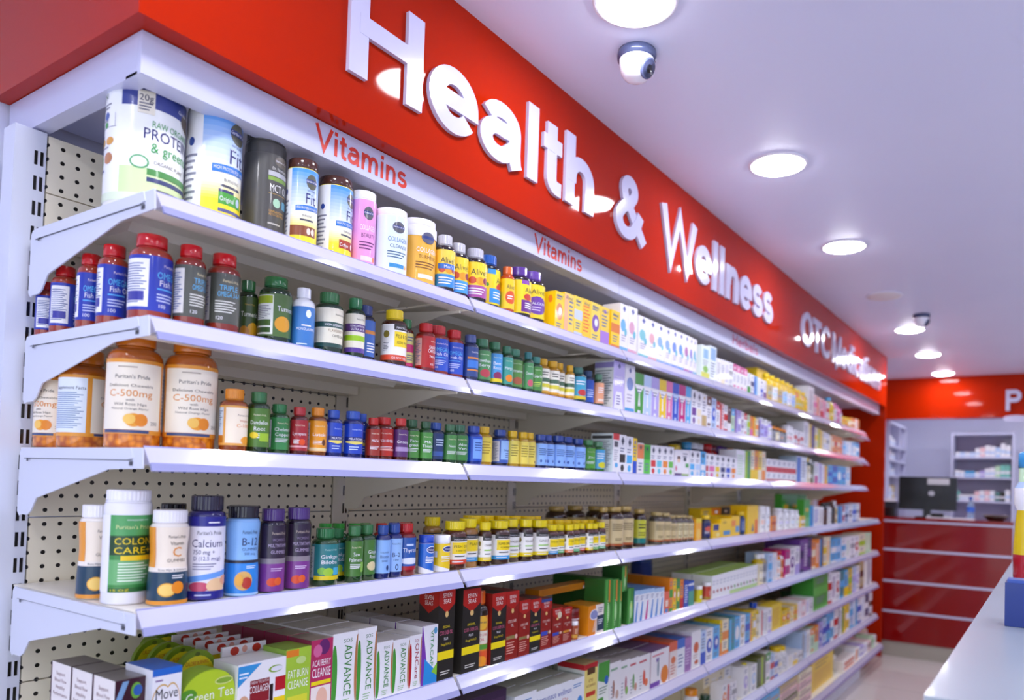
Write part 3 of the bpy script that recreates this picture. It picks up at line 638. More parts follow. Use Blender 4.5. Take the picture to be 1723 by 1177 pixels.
# ---- second shelf
s = 1
om = lambda: facts()+[T(BR, .1, .82, .055, 'F4E0E8', 1.15), T('OMEGA-3', 0, .60, .13, '5AC0F0', 1.6), T('Fish Oil', 0, .47, .11, 'w', 1.35), L(-.8, .38, .8, .44, 1, '5AB0F0'), L(-.8, .17, .5, .34, 3, 'C8D0F0'), T('100', -.5, .07, .07, 'w'), R(-2.4, .17, -1.4, .34, '3A3A98')]
RC = 'C4181C'
for (xl, xr, yt, ins, rot, lk) in ((60, 99, 462, .385, -70, 'hindmost of the column along the shelf end'), (88, 136, 433, .31, -62, 'second from the back of the end column'), (132, 178, 420, .235, 8, 'in the middle of the end column'), (167, 221, 406, .155, -2, 'second from the front of the end column'), (219, 299, 396, .062, -34, 'at the front corner, closest to the shelf end')):
    B(s, xl, xr, yt, 'wide', 'B03E26', RC, '2438A8', om(), 'red-capped bottle with blue fish oil label '+lk, 'corner fish oil bottle', rot=rot, inset=ins, full=True)
tri = lambda: facts('D8D4D0')+[T(BR, .2, .82, .055, 'E8D8A8', 1.1), T('TRIPLE', .05, .66, .11, '5AB0E0', 1.2), T('OMEGA 3-6-9', .1, .53, .11, '5AB0E0', 1.5), L(-.8, .2, .7, .46, 5, 'D8D8D0'), T('120', -.5, .07, .07, 'w')]
B(s, 294, 351, 415, 'wide', '9A3422', RC, '4E5048', tri(), 'red-capped bottle with grey label beside the corner bottle', 'first grey omega bottle', full=True, rot=-16)
B(s, 350, 407, 430, 'wide', '9A3422', RC, '4E5048', tri(), 'red-capped bottle with grey label standing before green turmeric bottles', 'second grey omega bottle', full=True, rot=14)
GC = '2E6E3A'
tur = lambda t: [R(-3, 0, 3, 1, '3E5426'), T(t, 0, .5, .13, 'F0F0E0', 1.7), T(BR, 0, .78, .05, 'C8A84A', 1.0), E(.4, .18, .6, .18, 'D8A01C'), E(-.5, .12, .5, .14, 'B87A18')]
B(s, 408, 438, 473, 'pill', '1C3418', GC, '3E5426', tur('Turmeric'), 'green-capped dark bottle with orange root picture, tucked behind', 'smaller turmeric bottle', inset=.10, rot=20)
B(s, 438, 501, 468, 'wide', '1C3A1C', GC, '4A6A30', [R(-3, 0, 3, 1, '4A6A30'), R(-2.6, .04, -.75, .96, 'E8ECE4'), R(-2.5, .76, -.8, .94, '9AB02A'), L(-2.5, .4, -.85, .72, 8, '8A8A98'), R(-2.3, .24, -.9, .38, '4A6A30'), R(-2.3, .08, -.9, .2, '3A5A28'), T('Turmeric', .2, .6, .12, 'w', 1.4), E(-.1, .3, .55, .18, 'D8981C')], 'larger green-capped turmeric bottle with white facts panel', 'larger turmeric bottle', full=True)
B(s, 498, 534, 486, 'flask', 'F0F0F4', 'E8E8F0', '3A7AC0', [R(-3, 0, 3, 1, '3A7AC0'), E(.1, .83, .25, .10, 'E8F0F8'), T('MONOLAURIN', -.1, .42, .07, 'w', 1.7), L(-.5, .5, .7, .58, 1, 'w'), L(-.9, .06, .4, .12, 1, 'D8E8F8')], 'white bottle with plain blue label and white cap', 'white and blue bottle', mt='moulded_plastic', rot=15)
B(s, 531, 579, 494, 'pill', '1E3A20', GC, 'E8E2CC', [R(-3, 0, 3, 1, 'E8E2CC'), T(BR, .3, .82, .05, '4A4A4A', 1.0), R(-3, .5, 3, .64, '2A4E48'), T('HIGH LIGNAN FLAX', 0, .54, .06, 'w', 1.9), T('OMEGA-3', .2, .26, .07, '4A4A3A', 1.2), T('FLAXSEED OIL', .1, .39, .07, '8A6A3A', 1.6), R(-3, 0, 3, .1, '2A4E48')], 'green-capped bottle with cream label and dark middle band', 'cream flaxseed bottle', full=True)
B(s, 578, 620, 503, 'pill', '1E3A20', '2E7A48', 'EAE4D0', [R(-3, 0, 3, 1, 'EAE4D0'), T(BR, .3, .84, .05, '4A4A4A', 1.0), R(-3, .54, 3, .74, '5A3A78'), T('CONCENTRATED', 0, .66, .05, 'w', 1.7), T('ULTRA ACAI', 0, .57, .06, 'w', 1.5), R(-3, .3, 3, .44, '9AC81C'), R(-3, 0, 3, .12, '5A3A98')], 'green-capped bottle with cream label, purple and lime bands', 'purple-banded cream bottle', full=True, rot=20)
B(s, 612, 645, 514, 'pill', '1A1C3A', '3A4880', '3A78C8', [R(-3, 0, 3, 1, '3A68B8'), R(-2.6, .05, -.6, .95, 'D8E0F0'), L(-2.5, .1, -.7, .85, 10, '6A7AA0'), R(-.5, .62, 2, .72, 'D8883A'), L(-.3, .1, .9, .4, 4, 'w')], 'slate-blue-capped dark bottle with blue label and orange line', 'slate-capped bottle', rot=10)
B(s, 643, 686, 523, 'pill', '4A2412', 'F0D010', 'F2F0EA', [R(-3, 0, 3, 1, 'F2F0EA'), R(-.6, .84, 1.6, 1.0, '2A2422'), T('MASON natural', .3, .88, .06, 'w', 1.4), R(-.55, .38, 1.2, .80, 'F2D418'), T('FISH OIL', .25, .62, .11, '3A3020', 1.4), T('1000 MG', .2, .46, .08, '6A5A20', 1.1), E(-1.25, .72, .28, .1, '8A7A2A'), L(-1.5, .25, -1.0, .5, 6, '3A3A4A'), R(-3, 0, 3, .15, 'D84A28'), T('120 SOFTGELS', 0, .04, .06, 'w', 1.5)], 'yellow-capped bottle with white and yellow fish oil label', 'yellow-capped fish oil bottle', full=True, rot=10)
B(s, 680, 699, 538, 'pill', '5A2A1A', '3A7A4A', 'E8E08A', auto('D83A7A', 4), 'small green-capped bottle with pale yellow label, half hidden', 'pale yellow half-hidden bottle', inset=.07)
B(s, 699, 735, 545, 'pill', '8A1A14', RC, 'B01E1C', facts('D8A8A0')+[T('SHARK', .2, .60, .11, 'w', 1.2), T('CARTILAGE', .25, .48, .11, 'w', 1.5), T('740mg', .1, .32, .08, 'w', .9), T(BR, .3, .82, .05, 'F0D8C8', 1.0), T('100', 0, .08, .07, 'w')], 'red-capped bottle with all red label', 'all red cartilage bottle', full=True)
B(s, 731, 763, 549, 'pill', 'A03A26', RC, '2A50C0', om(), 'small red-capped bottle with blue fish oil label beside the red one', 'first small fish oil bottle', rot=20)
B(s, 761, 789, 556, 'pill', 'A03A26', RC, '2A50C0', om(), 'small red-capped bottle with blue fish oil label beside the navy one', 'second small fish oil bottle', rot=25)
B(s, 787, 808, 564, 'pill', '26305E', '4A5A92', '3A5AA8', [R(-3, 0, 3, 1, '2E4684'), R(-.8, .6, 1.2, .66, 'D8883A'), R(-.8, .3, 1.2, .55, '3A7AD0'), R(-.8, .2, 1.2, .25, 'D8883A'), T(BR, .2, .8, .06, 'w', 1)], 'slate-blue-capped navy bottle with thin orange lines', 'navy orange-lined bottle', rot=20)
def herb(c, t1, t2='', pic=None, foot=None): return facts('C8D8C8')+[R(-1.15, 0, 3, 1, c), T(BR, 0, .84, .05, 'D8E8C8', 1.0), T(t1, 0, .60 if t2 else .54, .12, 'w', min(1.7, .26*len(t1)))]+([T(t2, 0, .44, .12, 'w', min(1.6, .26*len(t2)))] if t2 else [])+([E(.1, .22, .6, .14, pic)] if pic else [L(-.7, .15, .6, .36, 3, 'C8E05A')])+([R(-1.15, 0, 3, .12, foot)] if foot else [])
for (xl, xr, yt, c, t1, t2, pic, foot, cc, lk) in ((807, 830, 571, '4A8A50', 'Hawthorn', 'Berry', 'B8404A', None, '3E7A52', 'green label and red berries'), (830, 850, 576, '4A9AD8', 'Beet', 'Root', '8A2A5A', 'E8D01C', '3E7A52', 'sky blue label and yellow foot'), (850, 865, 583, '3E9A8A', 'Mango', '', 'E8881C', None, '3E7A5A', 'sea green label and orange slice'),
    (864, 887, 588, '5A9040', 'Cinnamon', '', 'A85A3A', None, '4A8A6A', 'leaf green label and brown sticks'), (887, 900, 593, '4E9058', 'Cinnamon', '', 'C85A6A', None, '3E8080', 'green label and pink sticks'), (899, 914, 601, '4A8A3A', 'Garlic', '', None, None, '4A9080', 'plain green label')):
    B(s, xl, xr, yt, 'pill', '1E4A28', cc, c, herb(c, t1, t2, pic, foot), 'green-capped bottle with '+lk, 'bottle with '+lk, rot=25)
for i, (xl, xr, yt) in enumerate(((913, 930, 604), (929, 946, 608), (945, 960, 611), (958, 969, 615))):
    B(s, xl, xr, yt, 'pill', 'C8901C', 'E0AC14', 'F0ECDC', [R(-3, 0, 3, 1, 'F0ECDC'), R(-3, .45, 3, .62, '4A6A50'), R(-3, .22, 3, .38, 'D8CC3A'), R(-3, 0, 3, .08, 'D8A01C'), L(-.6, .7, .7, .9, 2, '4A4A3A')], 'gold-capped amber bottle with white, green and yellow banded label', 'gold-capped banded bottle', rot=20)
B(s, 968, 987, 619, 'pill', '1E4A48', '3E7A6A', '3AA0C0', [R(-3, 0, 3, 1, '3AA0C0'), L(-.7, .62, .7, .85, 2, 'w'), E(.1, .3, .6, .14, 'C83A3A'), R(-3, 0, 3, .14, 'E0C81C')], 'green-capped bottle with turquoise label and red berries', 'turquoise berry bottle', rot=20)
B(s, 985, 993, 621, 'pill', '1A2A5A', '3A5A7A', '2A58B0', auto('8AB0F0', 8), 'slim navy bottle half hidden between two others', 'slim navy bottle', inset=.07)
B(s, 992, 1008, 624, 'pill', '162A60', '2E4A70', '2454B8', [R(-3, 0, 3, 1, '2454B8'), L(-.7, .2, .7, .6, 4, 'C8D8F8')], 'dark-blue-capped bottle with deep blue label', 'deep blue bottle', rot=20)
B(s, 1007, 1018, 630, 'pill', '2E4A30', '5A8A6A', 'E8A078', [R(-3, 0, 3, 1, 'E8A078'), L(-.7, .5, .7, .8, 3, 'w'), R(-.7, .1, .8, .22, 'F0D8C8')], 'green-capped bottle with salmon label beside the lilac carton', 'salmon-label bottle', rot=20)
flo = lambda a: auto(a, 6)
K(s, 1033, 1052, 607, 'B4A8E0', [R(-1, 0, 1, 1, 'C0B4E8'), T('PRENATAL', 0, .66, .04, 'w', 1.4), T('DHA', 0, .5, .1, 'F4F0FF', 1.4), P([(-.9, 0), (.9, 0), (.5, .38), (-.5, .38)], 'F0EEF8'), L(-.4, .1, .4, .32, 4, '7A70A8'), P([(0, .97), (-.3, .9), (0, .85), (.3, .9)], '5A5A92')], 'tall lilac carton with broad white fact side', 'tall lilac carton', depth=.09, side='E6EAEA', top='A89ADC', sels=[R(-1, .86, 1, .97, '9A90CC'), L(-.9, .1, .9, .82, 14, '8A9A9A')])
K(s, 1053, 1069, 612, 'ECE8EE', [E(0, .6, .7, .14, '7A90C8'), P([(0, .95), (-.3, .88), (0, .82), (.3, .88)], '5A62A0'), L(-.6, .2, .6, .4, 3, 'B0A8C0'), R(-1, 0, 1, .09, '4AA0D8')], 'tall white carton with blue leaf print, next to lilac one', 'blue leaf carton')
run(s, 1070, 1164, 626, 652, ['wg6', 'wf6', 'wl6', 'wy6', 'wp6', 'fb6', 'wh6', 'wc6'], wts=[1.15, 1.05, 1.1, 1.05, .95, 1, 1.1, .9])
run(s, 1165, 1206, 654, 672, ['wu7', 'we7', 'wd1', 'wB0', 'fb2'])
run(s, 1206, 1237, 674, 689, ['wr0', 'qr3', 'wr4', 'Bw1', 'zc0'])
run(s, 1237, 1281, 687, 707, ['lu3', 'lw4', 'wu2', 'wr0', 'zi4', 'op1', 'yo3', 'eo4', 'ln3'])
brun(s, 1281, 1299, 701, 710, ['wwlf', 'wwlu', 'lwwl'], 'squat', mt='moulded_plastic')
brun(s, 1299, 1324, 716, 724, ['kosk', 'koew', 'koso', 'kosk'], 'squat')
brun(s, 1324, 1336, 714, 719, ['wwwr', 'wwwr'], 'pot', mt='moulded_plastic')
run(s, 1336, 1352, 722, 728, ['wr4', 'wr7', 'wr4'])
K(s, 1353, 1361, 709, 'ECEAF0', auto('s', 8), 'broad white carton beside the red-banded ones', 'broad white carton', depth=.12, side='F0EEF2')
run(s, 1361, 1400, 712, 733, ['ye3', 'nu3', 'ey4', 'yi3', 'ey3', 'we4', 'ws4', 'ew8'])
run(s, 1400, 1418, 731, 737, ['oe2', 'or4', 'oe4', 'or2'])
run(s, 1418, 1446, 741, 745, ['fc4', 'wc8', 'fw3', 'wc0', 'cw4'], depth=.09)

# ---- third shelf
s = 2
def cee(x=0): return [R(-3.3, 0, 3.3, 1, 'E89A2C'), R(-1.25, .06, 1.3, .95, 'F2E8D4'), L(-.5, .88, .5, .91, 1, '9A8A7A'), T(BR, .05, .74, .055, '4A4444', 1.3), T('Delicious Chewable', 0, .63, .04, '5A5048', 1.7), T('C-500mg', .0, .50, .095, 'DE8A1C', 1.65), T('with', 0, .44, .035, '5A5048', .3), T('Wild Rose Hips', 0, .38, .04, '5A5048', 1.2), T('Natural Orange Flavor', 0, .325, .03, '6A6058', 1.4), E(.15, .19, .32, .09, 'F0A024'), E(.42, .19, .25, .085, 'E88A18'), E(.0, .20, .22, .07, 'F6C45A'), T('250', .95, .13, .05, '4A4444', .3), R(-1.1, .015, .75, .055, '3A4A78'), R(1.45, .08, 2.4, .93, 'E8EEF2'), L(1.5, .15, 2.3, .85, 14, '6A8AB0'), R(-3.0, .06, -1.45, .95, 'E6EEF6'), T('Supplement Facts', -2.2, .76, .055, '2A3A58', 1.4), L(-2.9, .12, -1.55, .72, 18, '7A94B8')]
for (xl, xr, yt, ins, rot, lk) in ((54, 140, 590, .385, 75, 'hindmost, half hidden by the bracket'), (103, 190, 572, .22, -62, 'showing its supplement facts side'), (184, 283, 535, .118, 34, 'at the front corner of its shelf'), (280, 373, 538, .098, 22, 'second along the front')):
    B(s, xl, xr, yt, 'wide', 'B05A14', 'D87A1C', 'E89A2C', cee(), 'large amber jar of orange tablets '+lk, 'large orange tablet jar', rot=rot, inset=ins, mt='amber_tablets', full=True, tall=ins < .2)
B(s, 372, 419, 655, 'pill', 'A04A14', 'E08A1C', 'E89A2C', [R(-3.3, 0, 3.3, 1, 'E8A84C'), R(-1.2, .06, 1.3, .95, 'F2E4CC'), R(-3, .06, -1.4, .95, 'D0DCE8'), L(-2.9, .4, -1.5, .88, 9, '6A7A9A'), R(-3, .06, -1.4, .25, 'C87A1C'), T(BR, .3, .74, .05, '6A5A4A', 1.2), T('Vitamin', .3, .6, .06, 'C86A1C', .9), T('C-1000', .3, .46, .09, 'E08A1C', 1.3), E(.5, .14, .5, .1, 'F0A024')], 'small orange-capped amber bottle with cream label', 'small orange-capped bottle', full=True, mt='tinted_plastic')
g3 = lambda *a: [R(-3, 0, 3, 1, a[0])]+pp(*a[1:])
def S3(xl, xr, yt, body, cap, base, els, look, short, **k): B(2, xl, xr, yt, k.pop('form', 'pill'), body, cap, base, [R(-3.2, 0, 3.2, 1, base)]+els, look, short, **k)
S3(417, 456, 660, '1E3C1A', GC, '4E7A2C', pp('Dandelion', 'Root', side=False)+[R(.0, .15, 1.0, .36, '9AC02A'), E(-.5, .3, .4, .08, 'E8D01C')], 'green-capped bottle with olive green label and yellow flower', 'dandelion bottle', full=True, rot=25)
S3(456, 498, 680, '2A5A30', '2A7A40', '3A8A4A', pp('Chelated', 'Copper')[0:], 'green-capped bottle with mid green label and pale fact side', 'copper bottle', rot=10, full=True)
S3(494, 522, 685, '5A1418', 'B02428', 'A0202A', pp('Lycopene', side=False)+[E(.3, .28, .4, .1, 'E0501C'), R(-3, .1, 3, .16, 'E0A0A8')], 'dull red-capped bottle with crimson label and tomato', 'crimson tomato bottle', rot=30)
S3(520, 554, 686, '8A4A12', 'E08A1C', 'E89A1C', pp('Lutein')+[E(.5, .3, .25, .1, '6A3A1A'), R(-1.2, .02, 1.3, .12, 'F0D8A8')], 'orange-capped brown bottle with orange label', 'orange lutein bottle', rot=20, full=True)
mel = lambda t: facts('D8E0F4')+[T(BR, .2, .78, .05, 'C8D8FF', 1.1), R(-1.1, .42, 1.4, .56, '1A2A78'), T(t, .1, .45, .08, 'w', 1.5), P([(-1, .36), (0, .30), (1.2, .36), (1.2, .42), (-1, .41)], 'E8D86A'), L(-.6, .1, .6, .26, 2, 'C8D8FF')]
S3(553, 578, 690, '1A2A78', '2850B0', '1E44B8', mel('MELATONIN'), 'blue-capped bottle with royal blue label beside the orange one', 'first royal blue bottle', rot=10)
S3(577, 612, 692, '1A2A78', '2E58B8', '1E44B8', mel('MELATONIN'), 'wider blue-capped bottle with royal blue label', 'wide royal blue bottle', full=True, rot=22)
S3(607, 624, 696, '1A2A78', '2E58B8', '2450C0', mel('DHEA'), 'blue-capped bottle with royal blue label, half hidden', 'half-hidden royal blue bottle', rot=20, inset=.06)
S3(622, 642, 703, '5A1810', 'C42820', '9A2E1E', pp('MACA', side=False), 'red-capped bottle with rust red label', 'rust red bottle', rot=20)
S3(641, 670, 702, '6A1A10', 'C42820', 'B82818', pp('YOHIMBE', '', 'w')+[R(-1.2, .2, 2, .26, 'E8A8A0')], 'red-capped bottle with scarlet label and white fact side', 'scarlet bottle', rot=20)
S3(668, 690, 704, '5A1810', 'C83028', '5A3070', pp('Ginseng', side=False)+[R(-1, .2, 1.2, .36, 'A890C0')], 'red-capped bottle with purple label', 'red-capped purple bottle', rot=20)
S3(690, 713, 706, '1E4A1E', '2E5A36', '4A8A3A', pp('Fenu', 'greek', side=True), 'dark-green-capped bottle with grass green label and fact side', 'grass green bottle', rot=20)
S3(711, 731, 709, '1E4A1E', '2E5A36', '4E9440', pp('Milk', 'Thistle', side=False), 'dark-green-capped bottle with grass green label only', 'second grass green bottle', rot=20)
S3(730, 753, 711, '1A2A4A', '2A4E9A', '20386A', facts('C8D4E4')+[L(-.5, .5, .8, .8, 3, 'B8C8E0'), R(-1.1, .12, 1.5, .3, '3A5AA0')], 'blue-capped bottle with dark navy label', 'dark navy bottle', rot=10)
S3(752, 771, 714, '1E4A20', '3A6A42', '4A8A44', pp('Neem', side=False), 'green-capped bottle with green label beside the dark navy one', 'neem bottle', rot=20)
S3(769, 792, 715, '1E4A20', '3E7050', '3E8438', pp('Aloe', 'Vera'), 'green-capped bottle with green label and white fact side', 'aloe bottle', rot=15)
S3(792, 814, 717, '1A3AA0', '2A4AA8', '1E50C0', facts('E0E4F4')+[R(-.6, .1, 1.2, .9, '7AA8F0'), L(-.4, .4, .8, .8, 4, '2A4A98')], 'blue-capped cobalt bottle with pale blue panel', 'cobalt panel bottle', rot=15)
S3(812, 834, 718, 'C89A14', 'E0B40C', 'E8D048', [L(-.7, .3, .6, .85, 5, 'A88A1C')], 'yellow-capped amber bottle with plain yellow label', 'first plain yellow bottle', rot=20)
S3(832, 862, 723, '1A2250', '2E4A98', '3A5AB0', facts('C8C8D4', x0=-2.5, x1=-.75)+[R(-.6, .14, 1.6, .96, '9AC0F0'), T('Niacin', .35, .5, .1, '2A4A8A', 1.1), L(0, .2, .9, .45, 3, '3A5AA0')], 'blue-capped navy bottle with light blue panel and grey fact side', 'niacin bottle', rot=10)
for i, (xl, xr, yt, lk) in enumerate(((861, 878, 725, 'beside the light blue panel bottle'), (877, 893, 727, 'in the middle of three'), (891, 907, 728, 'with a round mark at the foot'))):
    S3(xl, xr, yt, 'C8A01C', 'E4B810', 'E8D45A', [L(-.7, .3, .6, .85, 5, '9A8A2C')]+([E(.6, .12, .2, .06, '8A6A1C')] if i == 2 else []), 'yellow-capped bottle with pale yellow label '+lk, 'pale yellow bottle '+lk, rot=20)
for i, (xl, xr, yt, lk) in enumerate(((907, 922, 731, 'beside the yellow bottles'), (921, 938, 732, 'second of the light blue ones'), (937, 954, 733, 'third of the light blue ones'), (953, 970, 735, 'fourth of the light blue ones'), (969, 986, 738, 'beside the green zinc bottle'))):
    S3(xl, xr, yt, '1A2258', '2E4A9A', '8AB4F0', facts('C0C4D8', x0=-2.5, x1=-1.0)+[L(-.7, .45, .7, .8, 4, '2A4A8A'), E(-.4, .2, .16, .07, '3A5AA8'), E(.4, .2, .16, .07, '3A5AA8')], 'blue-capped bottle with light blue label '+lk, 'light blue bottle', rot=20)
S3(986, 1007, 740, '2A6A1E', '4A8A50', '4E9A2C', pp('Zinc', side=False), 'green-capped bottle with bright green zinc label', 'bright green zinc bottle', rot=25)
S3(1005, 1020, 743, '3A7A2A', '5A9068', '4AA0D0', [L(-.7, .5, .7, .85, 3, 'w'), E(.2, .2, .7, .16, 'D8D01C')], 'green-capped bottle with blue label and lemon picture', 'lemon picture bottle', rot=25)
K(s, 1032, 1043, 729, 'F2F0F2', [R(-1, .84, 1, 1, 'D83A3A'), R(-.6, .66, .6, .8, '5A5A62'), E(.2, .2, .5, .06, 'c'), L(-.7, .3, .7, .6, 6, 'A0A0B0')], 'tall white carton with red heading and wide fact side', 'red-headed fact-side carton', depth=.10, side='E4ECEC', sels=[R(-.9, .86, .9, .94, '4A4A4A'), L(-.85, .1, .9, .82, 16, '9AA8A8')])
run(s, 1043, 1073, 730, 738, ['wk7', 'wc7', 'yb1'], wts=[1, 1, .6])
for (xl, xr, yt, b_, a, lk) in ((1073, 1084, 745, 'F0ECEC', 'E8844A', 'orange upper half'), (1084, 1095, 748, '5ACC4A', '2EA02E', 'bright green front')):
    K(s, xl, xr, yt, b_, [R(-1, .5, 1, .96, a), P([(0, .94), (-.35, .86), (0, .78), (.35, .86)], '3A4256'), L(-.6, .1, .6, .4, 3, '6A7A9A')], 'slim carton with '+lk, 'slim carton with '+lk, side='F0EEF0')
for (xl, xr, yt, a, lk) in ((1095, 1105, 749, 'D83A3A', 'red'), (1105, 1115, 750, '6AC8E0', 'cyan'), (1115, 1125, 751, 'F08A2A', 'orange'), (1125, 1134, 752, '6AC04A', 'leaf green')):
    K(s, xl, xr, yt, 'F2F0F4', auto(a, 7), 'slim white carton with grey diamond and %s block' % lk, 'slim white and %s carton' % lk)
K(s, 1136, 1148, 757, 'F2EEF2', [E(.1, .7, .5, .08, '5A3A2A'), E(.1, .6, .4, .07, 'F0C8A8'), R(-.3, .3, .6, .5, 'w'), R(-1, 0, 1, .12, '5A3A7A'), E(-.6, .3, .2, .1, 'D83A6A')], 'white carton with drawn child faces', 'child faces carton')
K(s, 1148, 1160, 757, 'F2EEF2', [R(0, .35, .9, .5, '4AA04A'), E(-.2, .65, .4, .08, '3A3A4A'), R(-1, 0, 1, .1, '8AB03A'), L(-.8, .7, .8, .9, 2, '8A8A9A')], 'white carton with green label block and small portrait', 'green block carton')
brun(s, 1136, 1156, 747, 750, ['yywo', 'yywo'], 'squat', inset=.16, mt='moulded_plastic'); brun(s, 1158, 1188, 743, 748, ['ccwk', 'nwwk', 'nwwk'], 'squat', inset=.15)
brun(s, 1192, 1238, 746, 755, ['rrwk', 'rmwk', 'uuwk', 'nuwk', 'oown'], 'squat', inset=.15)
run(s, 1161, 1188, 757, 760, ['wc7', 'wf7', 'cw7'])
run(s, 1188, 1239, 762, 770, ['wr7', 'wp7', 'wy7', 'wn7', 'wb7', 'wo7'], wts=[.5, 1.1, .9, 1, 1, 1])
run(s, 1240, 1264, 756, 759, ['wz8', 'gi3'], wts=[1.5, 1], depth=.1)
run(s, 1264, 1289, 757, 760, ['ey1', 'oy1', 'ye1', 'eo1'])
run(s, 1290, 1340, 771, 777, ['wr4', 'wr4', 'wr4', 'wr4', 'wr4', 'wr4'])
K(s, 1341, 1358, 768, 'E4EAF4', auto('3A70C8', 3), 'tall blue and white carton beside the red-banded packs', 'tall blue carton', depth=.12, side='C8DCEC')
brun(s, 1359, 1371, 768, 774, ['vyew', 'vwOw'], 'flask'); run(s, 1371, 1393, 776, 784, ['wh1', 'lw3', 'wl8', 'yo3'])
run(s, 1393, 1431, 782, 786, ['cb4', 'bc4', 'cw2', 'cb2', 'wc2'], depth=.09)

# ---- fourth shelf
s = 3
def gum(): return [R(-3.2, 0, 3.2, 1, 'F2E4D0'), R(-2.9, .48, -.9, 1, 'E8982A'), R(-3.2, 0, 3.2, .42, '143A52'), R(-3.2, .42, 3.2, .48, 'F2E8DC'), R(-3.2, 0, 3.2, .05, 'E8982A'), T(BR, .35, .86, .04, '4A4038', 1.0), T('Vitamin', .35, .77, .05, '5A5048', .8), T('C', .35, .62, .13, 'DE8A1C', .5), T('GUMMIES', .35, .55, .045, '6A5A4A', 1.1), T('Rose Hips & Echinacea', .2, .435, .03, '3A4A5A', 1.7), L(.1, .33, .9, .39, 2, 'E8E8E8'), E(-.15, .19, .48, .09, 'F0B030'), E(-.15, .19, .4, .075, 'F6CE6A'), E(.4, .22, .32, .08, 'E88A1C')]
B(s, 136, 196, 853, 'gummy', 'EFE7DC', 'F2F0F4', 'F2E4D0', gum(), 'white-capped orange gummy bottle standing behind the tall green one', 'rear orange gummy bottle', inset=.10, rot=15, mt='moulded_plastic', full=True)
B(s, 177, 259, 825, 'drum', 'F0EFF6', 'F2F1F8', '3A8A3E', [R(-2.9, 0, -1.05, 1, 'F0EFF6'), R(1.35, 0, 3.2, 1, 'F0EFF6'), R(-1.05, .74, 1.35, 1, '4EA05A'), R(-1.05, .48, 1.35, .73, '1E4424'), R(-1.05, .1, 1.35, .42, '6AB06E'), T('www.puritan.com', .2, .93, .025, 'w', 1.0), T(BR, .05, .82, .055, 'D8E09A', 1.6), T('COLON', .05, .62, .09, 'F0D81C', 1.7), T('CARE+', .05, .50, .09, 'F0D81C', 1.7), R(-.5, .41, 1.3, .475, 'F0CC1C'), L(-.6, .13, .9, .39, 7, 'E8F4E0'), R(-1.05, 0, 1.35, .06, '2E6A30'), T('15 OZ', -.5, .015, .03, 'F0D81C', .8)], 'tall white canister with green and yellow label, tallest of its row', 'tall green-label canister', rot=12, inset=.05, mt='moulded_plastic', full=True)
B(s, 255, 320, 857, 'gummy', 'EFE7DC', 'F2F0F4', 'F2E4D0', gum(), 'white-capped orange gummy bottle between canister and blue calcium bottle', 'front orange gummy bottle', rot=22, mt='moulded_plastic', full=True)
B(s, 318, 382, 833, 'tall', '241E6E', '221E34', 'E9E6F2', [R(-3.2, 0, 3.2, 1, 'ECEAF4'), R(-3.2, .88, 3.2, 1, '20208A'), L(0, .91, .9, .95, 1, 'w'), T(BR, .1, .78, .05, '3A3A4A', 1.4), T('Calcium', 0, .63, .10, '2E2A68', 1.8), T('750 mg +', -.2, .545, .055, '2E2A68', 1.2), T('D (12.5 mcg)', 0, .47, .05, '4A4A88', 1.5), L(-.8, .35, .6, .44, 3, '7A7A9A'), P([(-2.5, .14), (1.6, .30), (1.6, .36), (-2.5, .22)], '6AA0E8'), E(-.4, .15, .6, .06, 'C84A6A'), E(.6, .16, .6, .09, 'F0C89A'), E(1.2, .22, .4, .06, 'E8A88A'), R(-3.2, 0, 3.2, .10, '2A2888'), L(-.6, .03, .6, .07, 1, 'C8D0F0')], 'dark-capped bottle with white calcium label and navy foot', 'calcium bottle', rot=25, full=True)
B(s, 382, 439, 850, 'gummy', '8AB8EC', '1E1C26', '8AB8EC', [R(-3.2, .46, 3.2, 1, '8ABCF0'), R(-3.2, 0, 3.2, .46, '2E88DC'), T(BR, .3, .84, .05, '3A4A6A', 1.0), T('B-12', .35, .68, .11, '24346A', 1.1), T('GUMMIES', .35, .61, .04, '3A5A8A', 1.1), T('500 mcg', .35, .55, .035, '3A5A8A', .8), R(-3.2, .44, 3.2, .48, '2A2A3A'), L(.1, .36, .9, .41, 2, 'D8ECFF'), E(-.05, .2, .55, .13, 'E0B060'), E(.15, .17, .3, .08, 'B83A2A'), E(-.3, .21, .22, .08, 'E8A83A'), R(-3.2, 0, 3.2, .03, 'A8D0F4')], 'black-capped sky blue gummy bottle', 'sky blue gummy bottle', rot=22, mt='moulded_plastic', full=True)
mv = lambda: [R(-3.2, .42, 3.2, 1, '2E2038'), R(-3.2, .0, 3.2, .42, '7E3A8C'), R(-3.2, .42, 3.2, .50, '8A8088'), T(BR, .3, .86, .045, 'C8B8A8', 1.2), T("WOMEN'S", .3, .76, .045, '8A7A9A', 1.1), T('MULTIVITAMIN', .3, .67, .055, 'B8A8C8', 1.7), T('GUMMIES', .3, .57, .055, 'B8A8C8', 1.3), L(-.3, .3, .9, .36, 2, 'D8C0E0'), E(-.15, .14, .45, .065, 'D8481C'), E(.3, .15, .3, .06, 'E0602A')]
B(s, 438, 483, 855, 'tall', '241A30', '4A2E72', '2E2038', mv(), 'purple-capped dark multivitamin bottle beside the sky blue one', 'first dark purple bottle', rot=20, full=True)
B(s, 482, 525, 853, 'tall', '241A30', '4E3278', '2E2038', mv(), 'purple-capped dark multivitamin bottle beside small green bottles', 'second dark purple bottle', rot=28, full=True)
B(s, 268, 318, 846, 'tall', '2A2830', '1E1C24', '34323C', [R(-3, .3, 3, .6, '5A5866')], 'black-capped dark bottle hidden behind the front orange gummy bottle', 'hidden dark bottle', inset=.20, full=True)
